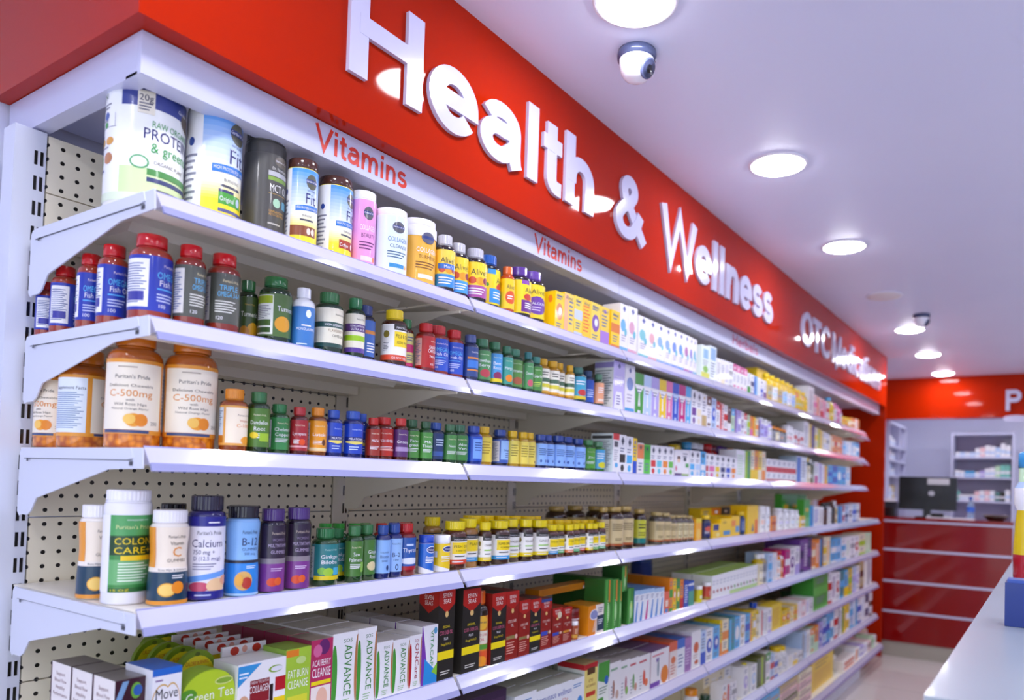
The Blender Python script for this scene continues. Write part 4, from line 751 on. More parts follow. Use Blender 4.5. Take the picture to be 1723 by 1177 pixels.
B(s, 384, 420, 849, 'tall', '2A2830', '1E1C24', '34323C', [R(-3, .3, 3, .6, '5A5866')], 'black-capped dark bottle hidden behind the sky blue gummy bottle', 'second hidden dark bottle', inset=.22, full=True)
brun(s, 540, 636, 880, 880, ['vgtw', 'vgtw', 'vggw', 'vggw'], 'pill', inset=.14); brun(s, 636, 700, 880, 878, ['rrbw', 'nbfn', 'rrrw'], 'pill', inset=.13)
gk = lambda: facts('C8D8D8')+[R(-1.15, 0, 3, 1, '2A7A7E'), T(BR, .2, .82, .05, 'C8E0D8', 1.0), T('Ginkgo', .1, .6, .11, 'w', 1.4), T('Biloba', .1, .45, .11, 'w', 1.3), E(-.5, .25, .35, .1, '7AB83A'), E(0, .22, .4, .12, '9AC83A'), R(.4, .14, 1.2, .34, '4AB0D8'), R(-1.15, 0, 3, .12, 'E0C81C')]
B(s, 525, 571, 888, 'pill', '1E4A24', '2E7A44', '2A7A7E', gk(), 'green-capped bottle with teal ginkgo label, foremost of the green ones', 'front ginkgo bottle', full=True, rot=20, rows=0)
B(s, 563, 590, 889, 'pill', '1E4A24', '2E7A44', '2A7A7E', gk(), 'green-capped bottle with teal ginkgo label, half hidden', 'half-hidden ginkgo bottle', rot=20, inset=.075)
B(s, 588, 615, 884, 'pill', '224A1E', '3A7A44', '4A7A34', pp('Saw', 'Palmetto', side=False)+[R(.5, .12, 1.2, .4, '8AC04A')], 'green-capped bottle with moss green palmetto label', 'palmetto bottle', rot=20)
B(s, 612, 640, 882, 'pill', '224A1E', '3A7A44', '4A7A34', facts('D8E0D0')+[R(-1.15, 0, 3, 1, '4A7A34'), T('Ginger', .3, .6, .11, 'w', 1.2), T('Root', .3, .46, .11, 'w', .9), E(.2, .24, .6, .13, 'E0D0A0')], 'green-capped bottle with moss green label and pale root', 'pale root bottle', rot=10)
B(s, 638, 660, 883, 'pill', '1A2A78', '2A4E9E', '8AB4EC', [R(-3, 0, 3, 1, '8AB4EC'), T('COLLAGEN', 0, .6, .05, '2A3A68', 1.2), T('Biotin', 0, .45, .1, '24346A', 1.2), T('5000', 0, .34, .06, '24346A', .8), E(.4, .16, .18, .08, '24346A')], 'blue-capped bottle with light blue biotin label', 'biotin bottle', rot=22)
B(s, 658, 682, 881, 'pill', '1A2A78', '2A4E9E', '9AC0F0', [R(-3, 0, 3, 1, '9AC0F0'), T(BR, .1, .82, .05, '2A3A68', 1.1), T('B-2', .1, .45, .13, '24346A', 1.0), T('100', .1, .33, .06, '24346A', .6), E(.2, .14, .2, .09, '24346A'), E(.2, .14, .12, .05, '9AC0F0')], 'blue-capped bottle with paler blue label and ring mark', 'ring mark bottle', rot=28)
B(s, 679, 706, 880, 'pill', '8A1416', 'C42024', '2A5AA8', [R(-3, 0, 3, 1, '2A5AA8'), T('Thyroid', .2, .55, .14, 'w', 1.7), E(.2, .28, 1.2, .1, 'E8ECF8'), R(-3, 0, 3, .12, 'B01E28'), L(-.3, .7, .8, .85, 1, 'C8D8F8')], 'red-capped red bottle with blue thyroid label', 'red thyroid bottle', rot=22)
val = lambda c: [R(-3, .0, 3, .22, 'F0F0F4'), P([(-1.4, .22), (1.4, .0), (1.4, .26), (-1.4, .26)], c), E(.35, .8, .75, .12, 'F0F0F6'), E(.35, .8, .68, .095, '1E2A7A'), T('Valupak', .35, .765, .08, 'w', 1.1), L(-.5, .32, .9, .56, 3, 'E8E8F0')]
B(s, 705, 731, 899, 'pot', 'F0F0F4', '1E48B8', '2A6AC8', [R(-3, 0, 3, 1, '2A6AC8')]+val('2A6AC8')+[T('Evening', .2, .5, .09, 'w', 1.2), T('Primrose', .2, .38, .09, 'w', 1.3)], 'small white pot with blue label and blue lid', 'blue-lidded pot', rot=20, mt='moulded_plastic', full=True)
B(s, 728, 758, 899, 'pot', 'F0F0F4', 'F2F2F8', 'F0CC20', [R(-3, 0, 3, 1, 'F0CC20')]+val('F0CC20')+[R(-1.6, .5, -1.0, .72, 'F0F0F4')], 'small white pot with yellow label and white lid', 'white-lidded yellow pot', rot=15, mt='moulded_plastic', full=True)
B(s, 712, 744, 869, 'squat', 'B08444', 'F0D410', '2A2422', [R(-3, 0, 3, 1, 'F0EEE6'), R(-3, .8, 3, 1, '2A2422')], 'yellow-capped tan jar standing behind the two small pots', 'jar behind the pots', inset=.16, full=True)
def mas(t, hue, foot, t2='', fact=True):
    e = [R(-3.2, 0, 3.2, 1, 'F0EEEA'), R(-.75, .84, 3, 1, '262220'), T('MASON natural', .3, .88, .06, 'w', 1.5)]
    e += ([R(-.6, .38, 1.25, .80, 'F2D418')] if hue == 'y' else [R(-.5, .42, 1.1, .47, '8AC83A')])
    e += [T(t, .3, .60, .10, '4A4020', min(1.5, .26*len(t)))]
    if t2: e += [T(t2, .3, .46, .07, '7A6A20', 1.1)]
    e += [L(-.4, .24, 1.0, .34, 1, '4A4A4A'), R(-3.2, 0, 3.2, .16, foot), L(-.6, .05, .8, .12, 1, 'w'), E(-1.25, .7, .22, .1, '8A7A2A'), L(-1.45, .25, -1.05, .5, 6, '3A3A4A')]
    return e
YC = 'F2DA0C'
for (xl, xr, yt, body, t, t2, hue, foot, lk) in ((757, 788, 876, '5A2A14', 'FISH OIL', '1000 MG', 'y', 'D8462A', 'fish oil label and red foot'), (787, 815, 872, 'B07A34', 'FLAX', '', 'y', '3A9AD8', 'tan body and blue foot'), (813, 830, 878, '4A2814', 'CRANBERRY', '', 'g', 'E8CC1C', 'cranberry label and yellow foot'),
    (829, 859, 875, '4A2814', 'SUPER OMEGA', 'FORMULA', 'y', '3A9AD8', 'wide yellow panel and blue foot'), (858, 884, 873, '40241A', 'VALERIAN', '', 'g', 'E8D01C', 'valerian label and yellow foot'), (882, 900, 873, '40241A', 'FENUGREEK', '', 'g', 'E8D01C', 'fenugreek label and yellow foot'), (904, 924, 874, '40241A', 'GINKGO', '', 'g', 'E8D01C', 'barcode side and yellow foot')):
    B(s, xl, xr, yt, 'squat', body, YC, 'F0EEEA', mas(t, hue, foot, t2), 'yellow-capped brown bottle with '+lk, 'bottle with '+lk, rot=24)
for (xl, xr, yt, hue, foot, lk) in ((923, 943, 882, 'y', '3A9AD8', 'blue foot'), (942, 957, 882, 'y', '5AB06A', 'pale green foot'), (956, 967, 882, 'y', 'E0784A', 'salmon foot'), (966, 980, 881, 'y', '4AB06A', 'mint green foot'), (979, 992, 880, 'y', 'C83A2A', 'brick red foot'), (991, 1000, 880, 'g', 'E8D01C', 'mustard foot'), (999, 1010, 880, 'y', '6AB04A', 'grass green foot'), (1009, 1023, 878, 'y', '3EA060', 'emerald foot')):
    B(s, xl, xr, yt, 'squat', '5A2A16', YC, 'F0EEEA', mas('VITAMIN', hue, foot), 'small yellow-capped brown bottle with yellow label and '+lk, 'small bottle with '+lk, rot=22)
brun(s, 790, 925, 866, 868, ['dyew', 'dyew', 'dyew', 'dyew', 'dyew', 'dyew'], 'squat', inset=.13); brun(s, 925, 1020, 874, 874, ['dyey', 'dyey', 'dyey', 'dyey', 'dyey', 'dyey', 'dyey'], 'squat', inset=.085)
sol = lambda: [R(-3.2, 0, 3.2, 1, 'CDB98A'), R(-3.2, .0, 3.2, .09, 'A8562A'), L(-.8, .55, .8, .85, 4, '6A5A3A'), L(-.5, .18, .5, .3, 2, '5A4A30')]
for i, (xl, xr, yt, ins) in enumerate(((918, 955, 851, .24), (950, 985, 850, .24), (985, 1020, 851, .22), (1020, 1034, 853, None), (1033, 1050, 852, None), (1047, 1067, 851, None))):
    B(s, xl, xr, yt, 'gold', '3A2014', 'B89A52', 'CDB98A', sol(), 'large gold-capped brown bottle with tan label, '+['hindmost above the small yellow caps', 'second above the small yellow caps', 'third above the small yellow caps', 'beside the emerald-footed bottle', 'between two like it at the front', 'beside the green and yellow label'][i], 'large gold-capped bottle', inset=ins, rot=20, full=ins is not None)
B(s, 1066, 1074, 856, 'gold', '3A2014', 'B89A52', 'CDB98A', sol(), 'gold-capped bottle squeezed against the green and yellow label', 'squeezed gold-capped bottle', inset=.07)
B(s, 1072, 1091, 856, 'gold', '3A2014', 'B89A52', 'C8C83A', [R(-3.2, .22, 3.2, 1, 'C8C83A'), R(-3.2, 0, 3.2, .22, '1E7A7A'), L(-.8, .6, .8, .85, 2, '3A3A1A'), L(-.8, .3, .8, .5, 2, '5A5A2A')], 'gold-capped bottle with yellow-green label and teal foot', 'yellow-green gold-capped bottle', rot=20)
for i, (xl, xr, yt) in enumerate(((1092, 1120, 861), (1119, 1131, 862), (1130, 1141, 866), (1140, 1150, 866), (1149, 1159, 866), (1158, 1170, 867))):
    B(s, xl, xr, yt, 'gold', '5A5048', 'C0A86A', 'D6CAA0', sol(), ['broad gold-capped bottle with tan label', 'medium gold-capped bottle with tan label', 'small gold-capped bottle with tan label, first of four', 'small gold-capped bottle with tan label, second of four', 'small gold-capped bottle with tan label, third of four', 'small gold-capped bottle with tan label beside the yellow packs'][i], 'gold-capped tan bottle', rot=20)
K(s, 1171, 1181, 872, 'F0A81C', [E(0, .3, .7, .25, 'F6C85A'), R(-1, .8, 1, 1, 'E8C81C')], 'orange and yellow carton beside the gold-capped bottles', 'orange and yellow carton')
B(s, 1180, 1199, 866, 'squat', '24244A', 'F0C810', '26306A', [R(-3, 0, 3, 1, '26306A'), E(.1, .55, .9, .2, 'C85A4A'), E(.8, .3, .5, .25, 'F0A82A'), L(-.8, .2, .3, .4, 2, 'w')], 'yellow-capped navy jar with fruit picture', 'navy fruit jar', rot=20)
K(s, 1199, 1213, 881, 'F0C41C', [R(-.9, .55, .5, .95, '2A3A7A'), E(.3, .25, .5, .15, 'F6E08A')], 'small yellow carton with navy corner', 'navy corner carton')
K(s, 1213, 1231, 872, 'F2C80E', [R(-.5, .12, .8, .35, '4A90C8'), E(-.3, .8, .4, .08, 'C8A010')], 'yellow carton with blue picture panel', 'blue panel yellow carton')
K(s, 1231, 1245, 868, 'F0C416', [R(0, .2, .9, .5, '5A98C8'), R(-1, .5, 0, .8, 'E8842A')], 'yellow carton with orange block and blue patch', 'orange block yellow carton')
B(s, 1243, 1257, 860, 'squat', '2A3A5A', 'F0C810', '2E4A8A', auto('C8D0E8', 8), 'yellow-capped slate jar between yellow cartons', 'slate jar')
K(s, 1257, 1276, 850, 'F2C60C', [P([(-.2, .1), (.2, .1), (0, .4)], '2A4A98'), R(.4, 0, .9, .5, 'E86A1C')], 'tall yellow carton with blue triangle', 'blue triangle carton', depth=.1)
run(s, 1180, 1258, 856, 850, ['yk4', 'yo0', 'yk0', 'yo4', 'yk4'], inset=.17, lift=.0)
brun(s, 1277, 1298, 850, 852, ['wwwo', 'wwwf'], 'drum', mt='moulded_plastic'); K(s, 1298, 1306, 868, 'E89038', auto('B84A1C', 4), 'small orange carton between white tubs', 'small orange carton')
brun(s, 1307, 1347, 854, 858, ['wwwl', 'wwwl', 'wwwf', 'wwwz'], 'squat', mt='moulded_plastic'); K(s, 1347, 1355, 868, 'F0CC3A', auto('w', 4), 'small yellow carton beside the green pouches', 'small yellow carton by pouches')
for i, (xl, xr, yt, ins) in enumerate(((1316, 1330, 831, .13), (1330, 1344, 831, .13), (1345, 1357, 832, .13), (1353, 1364, 840, .02))):
    K(s, xl, xr, yt, '4AA83A', [R(-1, .72, 1, 1, '3A9A2E'), E(0, .62, .6, .07, 'E0B01C'), R(-1, 0, 1, .35, '7AC07A')], 'tall bright green pouch with gold oval, '+['standing leftmost behind white tubs', 'second behind the white tubs', 'third behind the white tubs', 'at the front beside the blue carton'][i], 'green pouch', depth=.05, inset=ins, name='stand_up_pouch')
run(s, 1364, 1386, 850, 853, ['cb3', 'wb8', 'ws8'], wts=[.6, 1, .8])
brun(s, 1386, 1412, 846, 842, ['kkBk', 'wkws', 'BBkB', 'wwdw'], 'flask'); run(s, 1411, 1447, 852, 846, ['cb3', 'rw4', 'fn7', 'wn2', 'fb4', 'ws4'], wts=[1, .5, 1, 1, 1, 1])

# ---- fifth shelf
s = 4
mx0 = at(194, 1150, y=.03)
def M_(z): return z
for j in range(3):
    x0, x1 = at(194, 1146, y=.035).x, at(250, 1146, y=.035).x
    ITEMS.append(dict(t='K', s=s, x=(x0+x1)/2, w=x1-x0, y=.035+j*.086, d=.083, h=at(222, 1141, y=.035).z-H[4], base='3A1424', side='E9E2DC', top='6A6460', tels=[R(-.8, .1, .8, .9, '8A8884')],
      els=[P([(-.9, .8), (-.5, .98), (-.1, .98), (-.9, .62)], '7AA0C8'), E(.4, .86, .35, .09, '6AA83A'), E(.5, .86, .3, .06, '2A5AA8'), R(-1, 0, 1, .35, '5A1A3A')],
      sels=[R(-1, .0, -.9, 1, '4A2028'), T('Support', 0, .86, .045, '7A4A4A', .9), T('Blood Flow', 0, .78, .045, '7A4A4A', 1.2), T('Healthy', 0, .70, .045, '7A4A4A', .9), T('Performance', 0, .62, .045, '7A4A4A', 1.4), R(-.75, .1, -.1, .5, '3A5AB8'), L(0, .1, .8, .5, 9, 'B8A8A8')],
      look='dark brown carton with cream printed side, '+['foremost of three at the shelf end', 'middle of three at the shelf end', 'hindmost of three at the shelf end'][j], short='brown end carton', rows=0, lift=0, name='carton', seq=len(ITEMS)))
K(s, 252, 307, 1124, 'F0F0F4', [R(-1, .93, 1, 1.0, '2A6AC8'), E(-.3, .60, .75, .24, 'D8A83A'), E(.35, .60, .6, .24, 'D8A83A'), E(-.3, .60, .70, .225, 'F4F2F4'), E(.35, .60, .55, .225, 'F4F2F4'), T('Move', 0, .68, .12, '26242C', 1.5), T('Free', 0, .52, .12, '26242C', 1.4), L(-.8, .86, -.1, .9, 1, '8A6A9A'), R(-1, 0, 1, .2, '2A6AC8')], 'white carton with gold ring and blue top', 'gold ring carton', depth=.10, top='2A6AC8', side='E8E8EE')
ARCH = []
def A(s, xl, xr, yt, inset, depth, edge, els, look, short, rows=0, gap=.0, rowlook=None):
    xm = (xl+xr)/2; h = at(xm, yt, y=inset).z-H[s]; x0, x1 = at(xl, yt, y=inset).x, at(xr, yt, y=inset).x
    ITEMS.append(dict(t='A', s=s, x=(x0+x1)/2, w=x1-x0, y=inset, d=depth, h=h, base=edge, els=els, look=look, short=short, rows=rows, gap=gap, rowlook=rowlook, name='arched_pack', lift=0, seq=len(ITEMS)))
cal = [E(0, .66, .86, .27, 'F0E024'), R(-.86, .1, .86, .66, 'F0E024'), T('CALORIE BURNING', 0, .82, .05, 'C8501C', 1.1), E(0, .60, .70, .19, 'F4F2EA'), R(-.70, .1, .70, .60, 'F4F2EA'), T('100', -.05, .66, .09, '4A423A', .5), T('cal', .42, .67, .05, '4A423A', .25), E(0, .95, .12, .025, '5A6A14')]
A(s, 297, 367, 1093, .13, .012, '7E9A1E', cal, 'lime and yellow arched diet pack, foremost of its column', 'arched diet pack', rows=5, gap=.046, rowlook=['second', 'third', 'fourth', 'fifth', 'sixth'])
A(s, 247, 312, 1062, .36, .04, '6E8A1A', cal, 'lime and yellow arched diet pack by itself near the back panel', 'rear arched pack')
gt = [R(-1, 0, 1, .7, 'B4D02A'), E(0, .70, .98, .29, 'B8D42E'), E(.55, .83, .35, .05, 'D8E08A'), E(.55, .83, .3, .035, '8AB03A'), E(-.75, .72, .3, .08, '5A9A2A'), T('Green Tea', .05, .62, .13, 'F4F8E8', 1.8), R(-1, .1, 1, .35, '8ABC2A')]
A(s, 307, 399, 1126, .02, .05, '9ABC2A', gt, 'lime green arched pack with white tea lettering', 'lime tea pack')
K(s, 399, 482, 1112, 'F2F0F2', [P([(-1, .98), (-1, .70), (-.05, .98)], '3A98D8'), L(-.95, .8, -.5, .9, 2, 'E8F4FF'), E(.55, .86, .3, .05, '8AB03A'), E(.6, .86, .26, .035, 'E8E8F0'), R(-.5, .45, .3, .76, '8A2028'), T('COLLAGEN', -.1, .59, .10, 'F4F2F2', .85), T('NEW YOUTH', -.1, .71, .04, 'E8D8D8', .7), R(.55, .55, 1, .74, 'B81E28'), R(.32, .1, .46, .66, '2A1A18'), E(-.75, .42, .25, .16, 'D8A88A'), R(-.55, .04, .3, .26, 'C8A0C0'), R(.5, .1, 1, .46, 'F0D01C')], 'white carton with blue corner, red block and face picture', 'blue corner collagen carton', depth=.09)
red = [R(-1, .0, 1, .82, 'F2EEF0'), R(-.95, .52, .95, .86, 'F0D81C'), T('FIGHT THE EFFECTS OF AGING', 0, .70, .08, '8A7A1C', 1.7), E(-.45, .93, .2, .055, 'C83A2A'), E(.0, .94, .12, .045, 'E8A898'), E(.55, .93, .2, .055, 'C83A2A'), R(-1, .1, 1, .46, 'E8E4F0')]
K(s, 374, 448, 1083, 'F2EEF0', red, 'white card pack with yellow strip and red fruits, foremost of its column', 'yellow strip pack', depth=.006, inset=.125, rows=6, gap=.044, top='D8D0D0', name='card_pack')
K(s, 482, 524, 1090, 'A4C83A', [R(-1, 0, 1, 1, 'A8CC3E'), R(-1, .9, .0, .99, 'E8842A'), T('FAT BURN', 0, .62, .11, 'F6F8F0', 1.6), T('CLEANSE', 0, .48, .11, 'F6F8F0', 1.6), R(-.8, .2, .8, .38, 'D8D83A'), E(.2, .84, .4, .05, 'C8E08A'), L(-.7, .06, .7, .16, 2, '5A8A1C')], 'lime green carton with white fat burn lettering', 'fat burn carton', depth=.085, rows=3, top='8AAA3A', side='8AB03A')
K(s, 524, 561, 1075, 'A02A5A', [R(-1, .0, 1, 1, 'B83060'), E(.2, .9, .5, .1, '6A2A6A'), E(-.4, .86, .4, .08, 'D86A9A'), T('ACAI BERRY', 0, .66, .085, 'F4F0F2', 1.7), T('CLEANSE', 0, .52, .12, 'F4F0F2', 1.7), R(-.9, .42, .9, .47, 'F0D81C'), R(-.9, .02, .9, .40, 'F0E4DC'), E(.1, .24, .5, .14, 'E8B8A0')], 'crimson carton with white acai berry lettering', 'acai carton', depth=.085, rows=3, top='9A8A7A', side='8A2A4A')
E(0, 0, 0, 0, 'w')
def sos(c='4A9A3A', t='ADVANCE'): return [E(-.8, .46, .26, .42, c), L(-.2, .04, .6, .28, 4, 'A8C8A0'), R(-.35, .88, .0, .95, 'D8D8DC')]
SOSV = []
for (xl, xr, yt, c, t, lk) in ((561, 603, 1064, '4A9A3A', 'ADVANCE', 'first of four beside the crimson carton'), (603, 635, 1056, '4A9A3A', 'ADVANCE', 'second and tallest of four'), (635, 662, 1079, '4A9A3A', 'ADVANCE', 'third and lowest of four'), (662, 690, 1075, '4A9A3A', 'ADVANCE', 'fourth, beside the red-leafed carton'), (690, 711, 1068, 'B81E2A', 'ONCare', 'with red leaf')):
    K(s, xl, xr, yt, 'F0EFF2', [E(-.85, .44, .25, .42, c), ('v', t, .25, .18, .66, '3E8A3A' if c != 'B81E2A' else 'A01E3A', .62), T('SOS', .2, .87, .05, '4A7A4A' if c != 'B81E2A' else 'A01E3A', .7), E(1.0, .5, .22, .46, 'B87A4A'), L(-.3, .04, .5, .14, 3, 'A8C8A0')], 'white carton with upright lettering, '+lk, 'upright lettering carton', depth=.10, rows=2, top='D8D4D0', side='E8E6E8')
K(s, 710, 738, 1052, 'F0EFF4', [P([(-1, 1), (-.9, 1), (-.3, .35), (1, .0), (-1, 0)], '7A3AA8'), P([(-.6, .45), (1, .18), (1, 0), (-.7, 0)], '2E90D8'), P([(.3, .2), (1, .34), (1, .12)], '8AC83A'), ('v', 'VITACAP', .3, .30, .62, '4A9A5A', .42), E(.7, .9, .2, .06, '5AA0C8')], 'white carton with purple and blue curved wave', 'purple wave carton', depth=.10, rows=2, top='DAD6DC', side='E8E6E8')
def seven(dark, sm=False):
    e = [R(-1, 0, 1, 1, '2A2622' if dark else '8E2018'), P([(-1, 1), (1, 1), (1, .82), (0, .72), (-1, .82)], 'B4231A'), T('SEVEN', 0, .895, .05, 'F4ECE4', 1.05), T('SEAS', 0, .83, .05, 'F4ECE4', .9), E(0, .71, .2, .035, 'E8C07A')]
    if dark: e += [T('ORIGINAL', 0, .56, .03, 'E8D01C', .9), T('COD LIVER OIL', 0, .49, .045, 'D86A8A', 1.6), T('PLUS', 0, .43, .03, 'w', .5), T('Omega-3 & Vit D', 0, .37, .03, 'E8D01C', 1.2), R(-1, .22, 1, .31, 'F0D818'), L(-.6, .05, .8, .10, 2, 'D8D4CC')]
    else: e += [T('COD LIVER', 0, .54, .045, 'F0D8CC', 1.3), T('OIL', 0, .48, .045, 'F0D8CC', .4), R(-.9, .30, .6, .35, '8A7A4A'), E(.7, .325, .2, .035, 'E0B0A0'), L(-.8, .08, .6, .27, 5, 'D89A8A')]
    return e
K(s, 739, 767, 985, '2A2622', seven(True), 'tall black cod liver oil carton with red shield, nearest of them', 'nearest black oil carton', depth=.075, side='2E2A26', rows=2, sels=[P([(-1, 1), (1, 1), (1, .82), (0, .72), (-1, .82)], 'A8221A'), T('SEVEN', 0, .87, .05, 'E8DCD4', .9), T('SEAS', 0, .81, .05, 'E8DCD4', .8), T('ORIGINAL', 0, .58, .035, 'C8B41C', 1.0), T('COD LIVER OIL', 0, .48, .05, 'B86A7A', 1.6)])
K(s, 780, 810, 990, '2A2622', seven(True), 'tall black cod liver oil carton beside the orange bottle', 'black carton by orange bottle', depth=.075, rows=1, side='2E2A26')
B(s, 809, 828, 992, 'flask', '3A2A22', 'E0641C', 'D87A2A', [R(-3.2, 0, 3.2, 1, 'DC8230'), E(0, .86, .8, .14, 'F0B83A'), T('SEVEN SEAS', 0, .85, .04, '3A2A5A', 1.2), R(-1.1, .44, 1.1, .70, 'E8DCC8'), T('COD LIVER', 0, .6, .05, 'C83A4A', 1.4), T('OIL', 0, .5, .06, 'C83A4A', .7), R(-1.3, .33, 1.3, .43, '5A9A3A'), R(-1.3, .02, 1.3, .3, 'E0582A'), E(0, .1, .8, .1, 'F09A2A')], 'slim bottle with orange cap and orange label among black cartons', 'slim orange bottle', rot=28)
K(s, 828, 853, 997, '2A2622', seven(True), 'tall black oil carton between orange bottle and tall red carton', 'black carton by red one', depth=.075, side='8A1E18', rows=1)
K(s, 853, 874, 994, '8E2018', seven(False), 'tall red cod liver oil carton', 'tall red oil carton', depth=.075, rows=1, side='7A1A14')
K(s, 874, 893, 1009, '8E2018', seven(False), 'shorter red oil carton beside the tall red one', 'short red oil carton', depth=.06, rows=1)
K(s, 893, 911, 1007, '2A2622', seven(True), 'smallest black oil carton, between red ones', 'small black oil carton', depth=.06, rows=1)
K(s, 911, 929, 1007, '7E2218', seven(False)+[R(-.9, .28, .3, .36, '3A4AB0'), R(-1, .94, 1, 1, '3A4A8A')], 'red oil carton with blue label strip, taller of two', 'taller blue strip carton', depth=.06, rows=1)
K(s, 930, 947, 1022, '7E2218', seven(False)+[R(-.9, .28, .3, .36, '3A4AB0'), E(.4, .8, .4, .09, 'E0D0B0')], 'red oil carton with blue label strip and pale seal', 'pale seal carton', depth=.06, rows=1)
K(s, 947, 963, 1021, '8E2218', seven(False)+[R(-.7, .3, .5, .36, 'D8902A')], 'small red oil carton with gold strip', 'gold strip carton', depth=.06, rows=1)
B(s, 962, 981, 1021, 'pot', '7E1C18', '7E1C18', '8E2420', [R(-3.2, .8, 3.2, .86, 'E8DCDC'), L(-.7, .3, .7, .6, 4, 'E0A8A0')], 'red pot with white ring below its lid', 'red ringed pot', mt='moulded_plastic', inset=.06)
B(s, 962, 973, 1044, 'pot', '8A3A1A', 'F0EEF0', 'A84A22', [R(-3.2, .1, 3.2, .35, 'D8A03C'), L(-.7, .4, .7, .8, 4, 'F0D0B0')], 'tiny orange-brown pot with white lid in front of red pot', 'tiny white-lidded pot', mt='moulded_plastic')
K(s, 991, 1017, 1017, 'F0E4DC', [R(-1, 0, -.1, 1, 'E88A1C'), E(-.3, .68, .55, .18, 'F4F0F0'), E(-.3, .68, .48, .15, '8A90C0'), R(.1, .1, 1, .62, '2A3A52'), L(.2, .7, .9, .9, 3, '6A6A8A'), P([(-.5, .1), (-.1, .1), (.1, .5), (-.2, .5)], 'E8B898'), L(.2, .3, .9, .5, 3, 'E8E8F0')], 'orange and white carton with round emblem and dark panel', 'orange emblem carton', depth=.11, side='E08A14', top='D89030')
K(s, 932, 1016, 988, 'E08C14', [R(.72, .35, .98, .9, 'C83A1C'), R(.70, .05, 1, .5, 'E8D8DC'), L(-.9, .15, .6, .85, 4, 'C87A10'), R(-.25, .9, .1, 1, 'E8B04A')], 'long orange carton lying across its neighbours', 'lying orange carton', depth=.06, inset=.04, lift=.155, top='D88A1C')
grn = lambda: [R(-1, .0, 1, 1, '3E8A34'), R(-.6, 0, -.2, 1, '5AB04A'), E(.2, .35, .3, .18, 'A8D890'), R(.2, .55, .55, .98, 'E88A2A'), L(-.1, .05, .15, .6, 12, 'D8F0C8')]
run_x = [(1017, 1030, 974), (1030, 1042, 974), (1042, 1048, 976), (1048, 1067, 990)]
for i, (xl, xr, yt) in enumerate(run_x):
    K(s, xl, xr, yt, '3E8A34', grn() if i < 3 else [R(-.5, 0, -.1, 1, '5AB04A'), E(.2, .4, .4, .25, 'A8D890'), E(.2, .5, .1, .08, 'E8D85A'), L(-.3, .05, 0, .5, 10, 'D8F0C8')], 'green herbal carton with pale sprig, '+['beside the lying orange one', 'second with orange tab', 'narrow third with orange tab', 'lowest and widest of the green ones'][i], 'green herbal carton', depth=.09, rows=2, side='2E6A2A', top='3A7A34')
K(s, 1046, 1064, 951, '3A7A30', grn(), 'green herbal carton stacked on top of the widest one', 'stacked green carton', depth=.09, lift=.135, inset=.016, side='2A5A26')
stp = lambda c: [P([(-.7, 0), (.1, 0), (.5, .62), (.1, .62)], c), R(-1, .86, 1, 1, 'A8C8E8'), L(-.5, .66, .7, .82, 3, '6A7AA8')]
for i, (xl, xr, yt) in enumerate(((1068, 1076, 993), (1076, 1085, 992), (1085, 1094, 990), (1094, 1102, 989), (1102, 1110, 989), (1110, 1118, 988))):
    K(s, xl, xr, yt, 'EEF0F6', stp('2E80D0' if i != 2 else 'C8208A'), 'slim white carton with %s, %s' % ('blue slanting bar' if i != 2 else 'magenta slanting bar', ['first of the slanting-bar row', 'second of the slanting-bar row', 'only one of that colour', 'just after the magenta one', 'second after the magenta one', 'last of the slanting-bar row'][i]), 'slanting-bar carton', depth=.09, rows=1, side='4A90D0', top='3A88C8')
K(s, 1118, 1127, 995, 'E86A4A', [R(-.5, .3, .6, .6, 'F0D8C8'), R(-.6, .02, .6, .2, '4A90D0')], 'small coral carton beside the slanting-bar row', 'small coral carton')
run(s, 1127, 1151, 972, 975, ['og4', 'yo2', 'gy2', 'or1'], depth=.14, rows=1)
K(s, 1152, 1159, 976, '1E46B0', auto('E8ECF8', 8), 'deep blue carton beside the fruit-coloured ones', 'deep blue carton'); K(s, 1159, 1168, 977, '2A58B8', [R(-1, .82, 1, .9, 'w'), R(-1, 0, 1, .6, '4AA088')], 'blue carton with sea green lower half', 'sea green half carton')
B(s, 1168, 1182, 985, 'pot', 'D8CC1C', 'F0F0F0', 'D8CC1C', [L(-.6, .2, .6, .6, 4, 'F4F0C0'), R(-.7, .3, .1, .5, 'F4F4E8')], 'yellow tub with white lid', 'yellow lidded tub', mt='moulded_plastic')
B(s, 1182, 1197, 979, 'pot', 'B8402A', 'F0F0F2', 'C84A38', [R(-3.2, .0, 3.2, .2, '8ABA3A'), L(-.6, .3, .6, .7, 5, 'F0D8D0')], 'red tub with green foot and white lid', 'red lidded tub', mt='moulded_plastic')
LT = [proj((at(1199, 968, y=.012).x+(at(1275, 948, y=.012).x-at(1199, 968, y=.012).x)*q/14, .012, H[4]+.1))[0] for q in range(15)]
for q in range(14):
    K(s, LT[q], LT[q+1], 968-20*(LT[q]-1199)/76, 'F0F0F4', [L(-.8, .55, .8, .8, 2, 'C0C4D2'), E(0, .3, .5, .07, 'B03A2A' if q < 5 else '7A4A3A' if q % 2 else '5A9A3A'), R(-1, 0, 1, .16, 'F0F0F4' if q < 5 else 'B8D88A')], 'slim white carton with %s, %s of the lime-topped row' % ('red print' if q < 5 else 'pale green foot', ['first', 'second', 'third', 'fourth', 'fifth', 'sixth', 'seventh', 'eighth', 'ninth', 'tenth', 'eleventh', 'twelfth', 'thirteenth', 'last'][q]), 'lime-topped white carton', depth=.11, rows=1, top='A8CC2E', side='E8ECE4')
brun(s, 1277, 1293, 932, 930, ['ywew', 'dwsw'], 'flask'); run(s, 1293, 1308, 931, 929, ['fc4', 'wf8']); brun(s, 1308, 1321, 926, 925, ['orwo', 'wrow'], 'flask', mt='moulded_plastic')
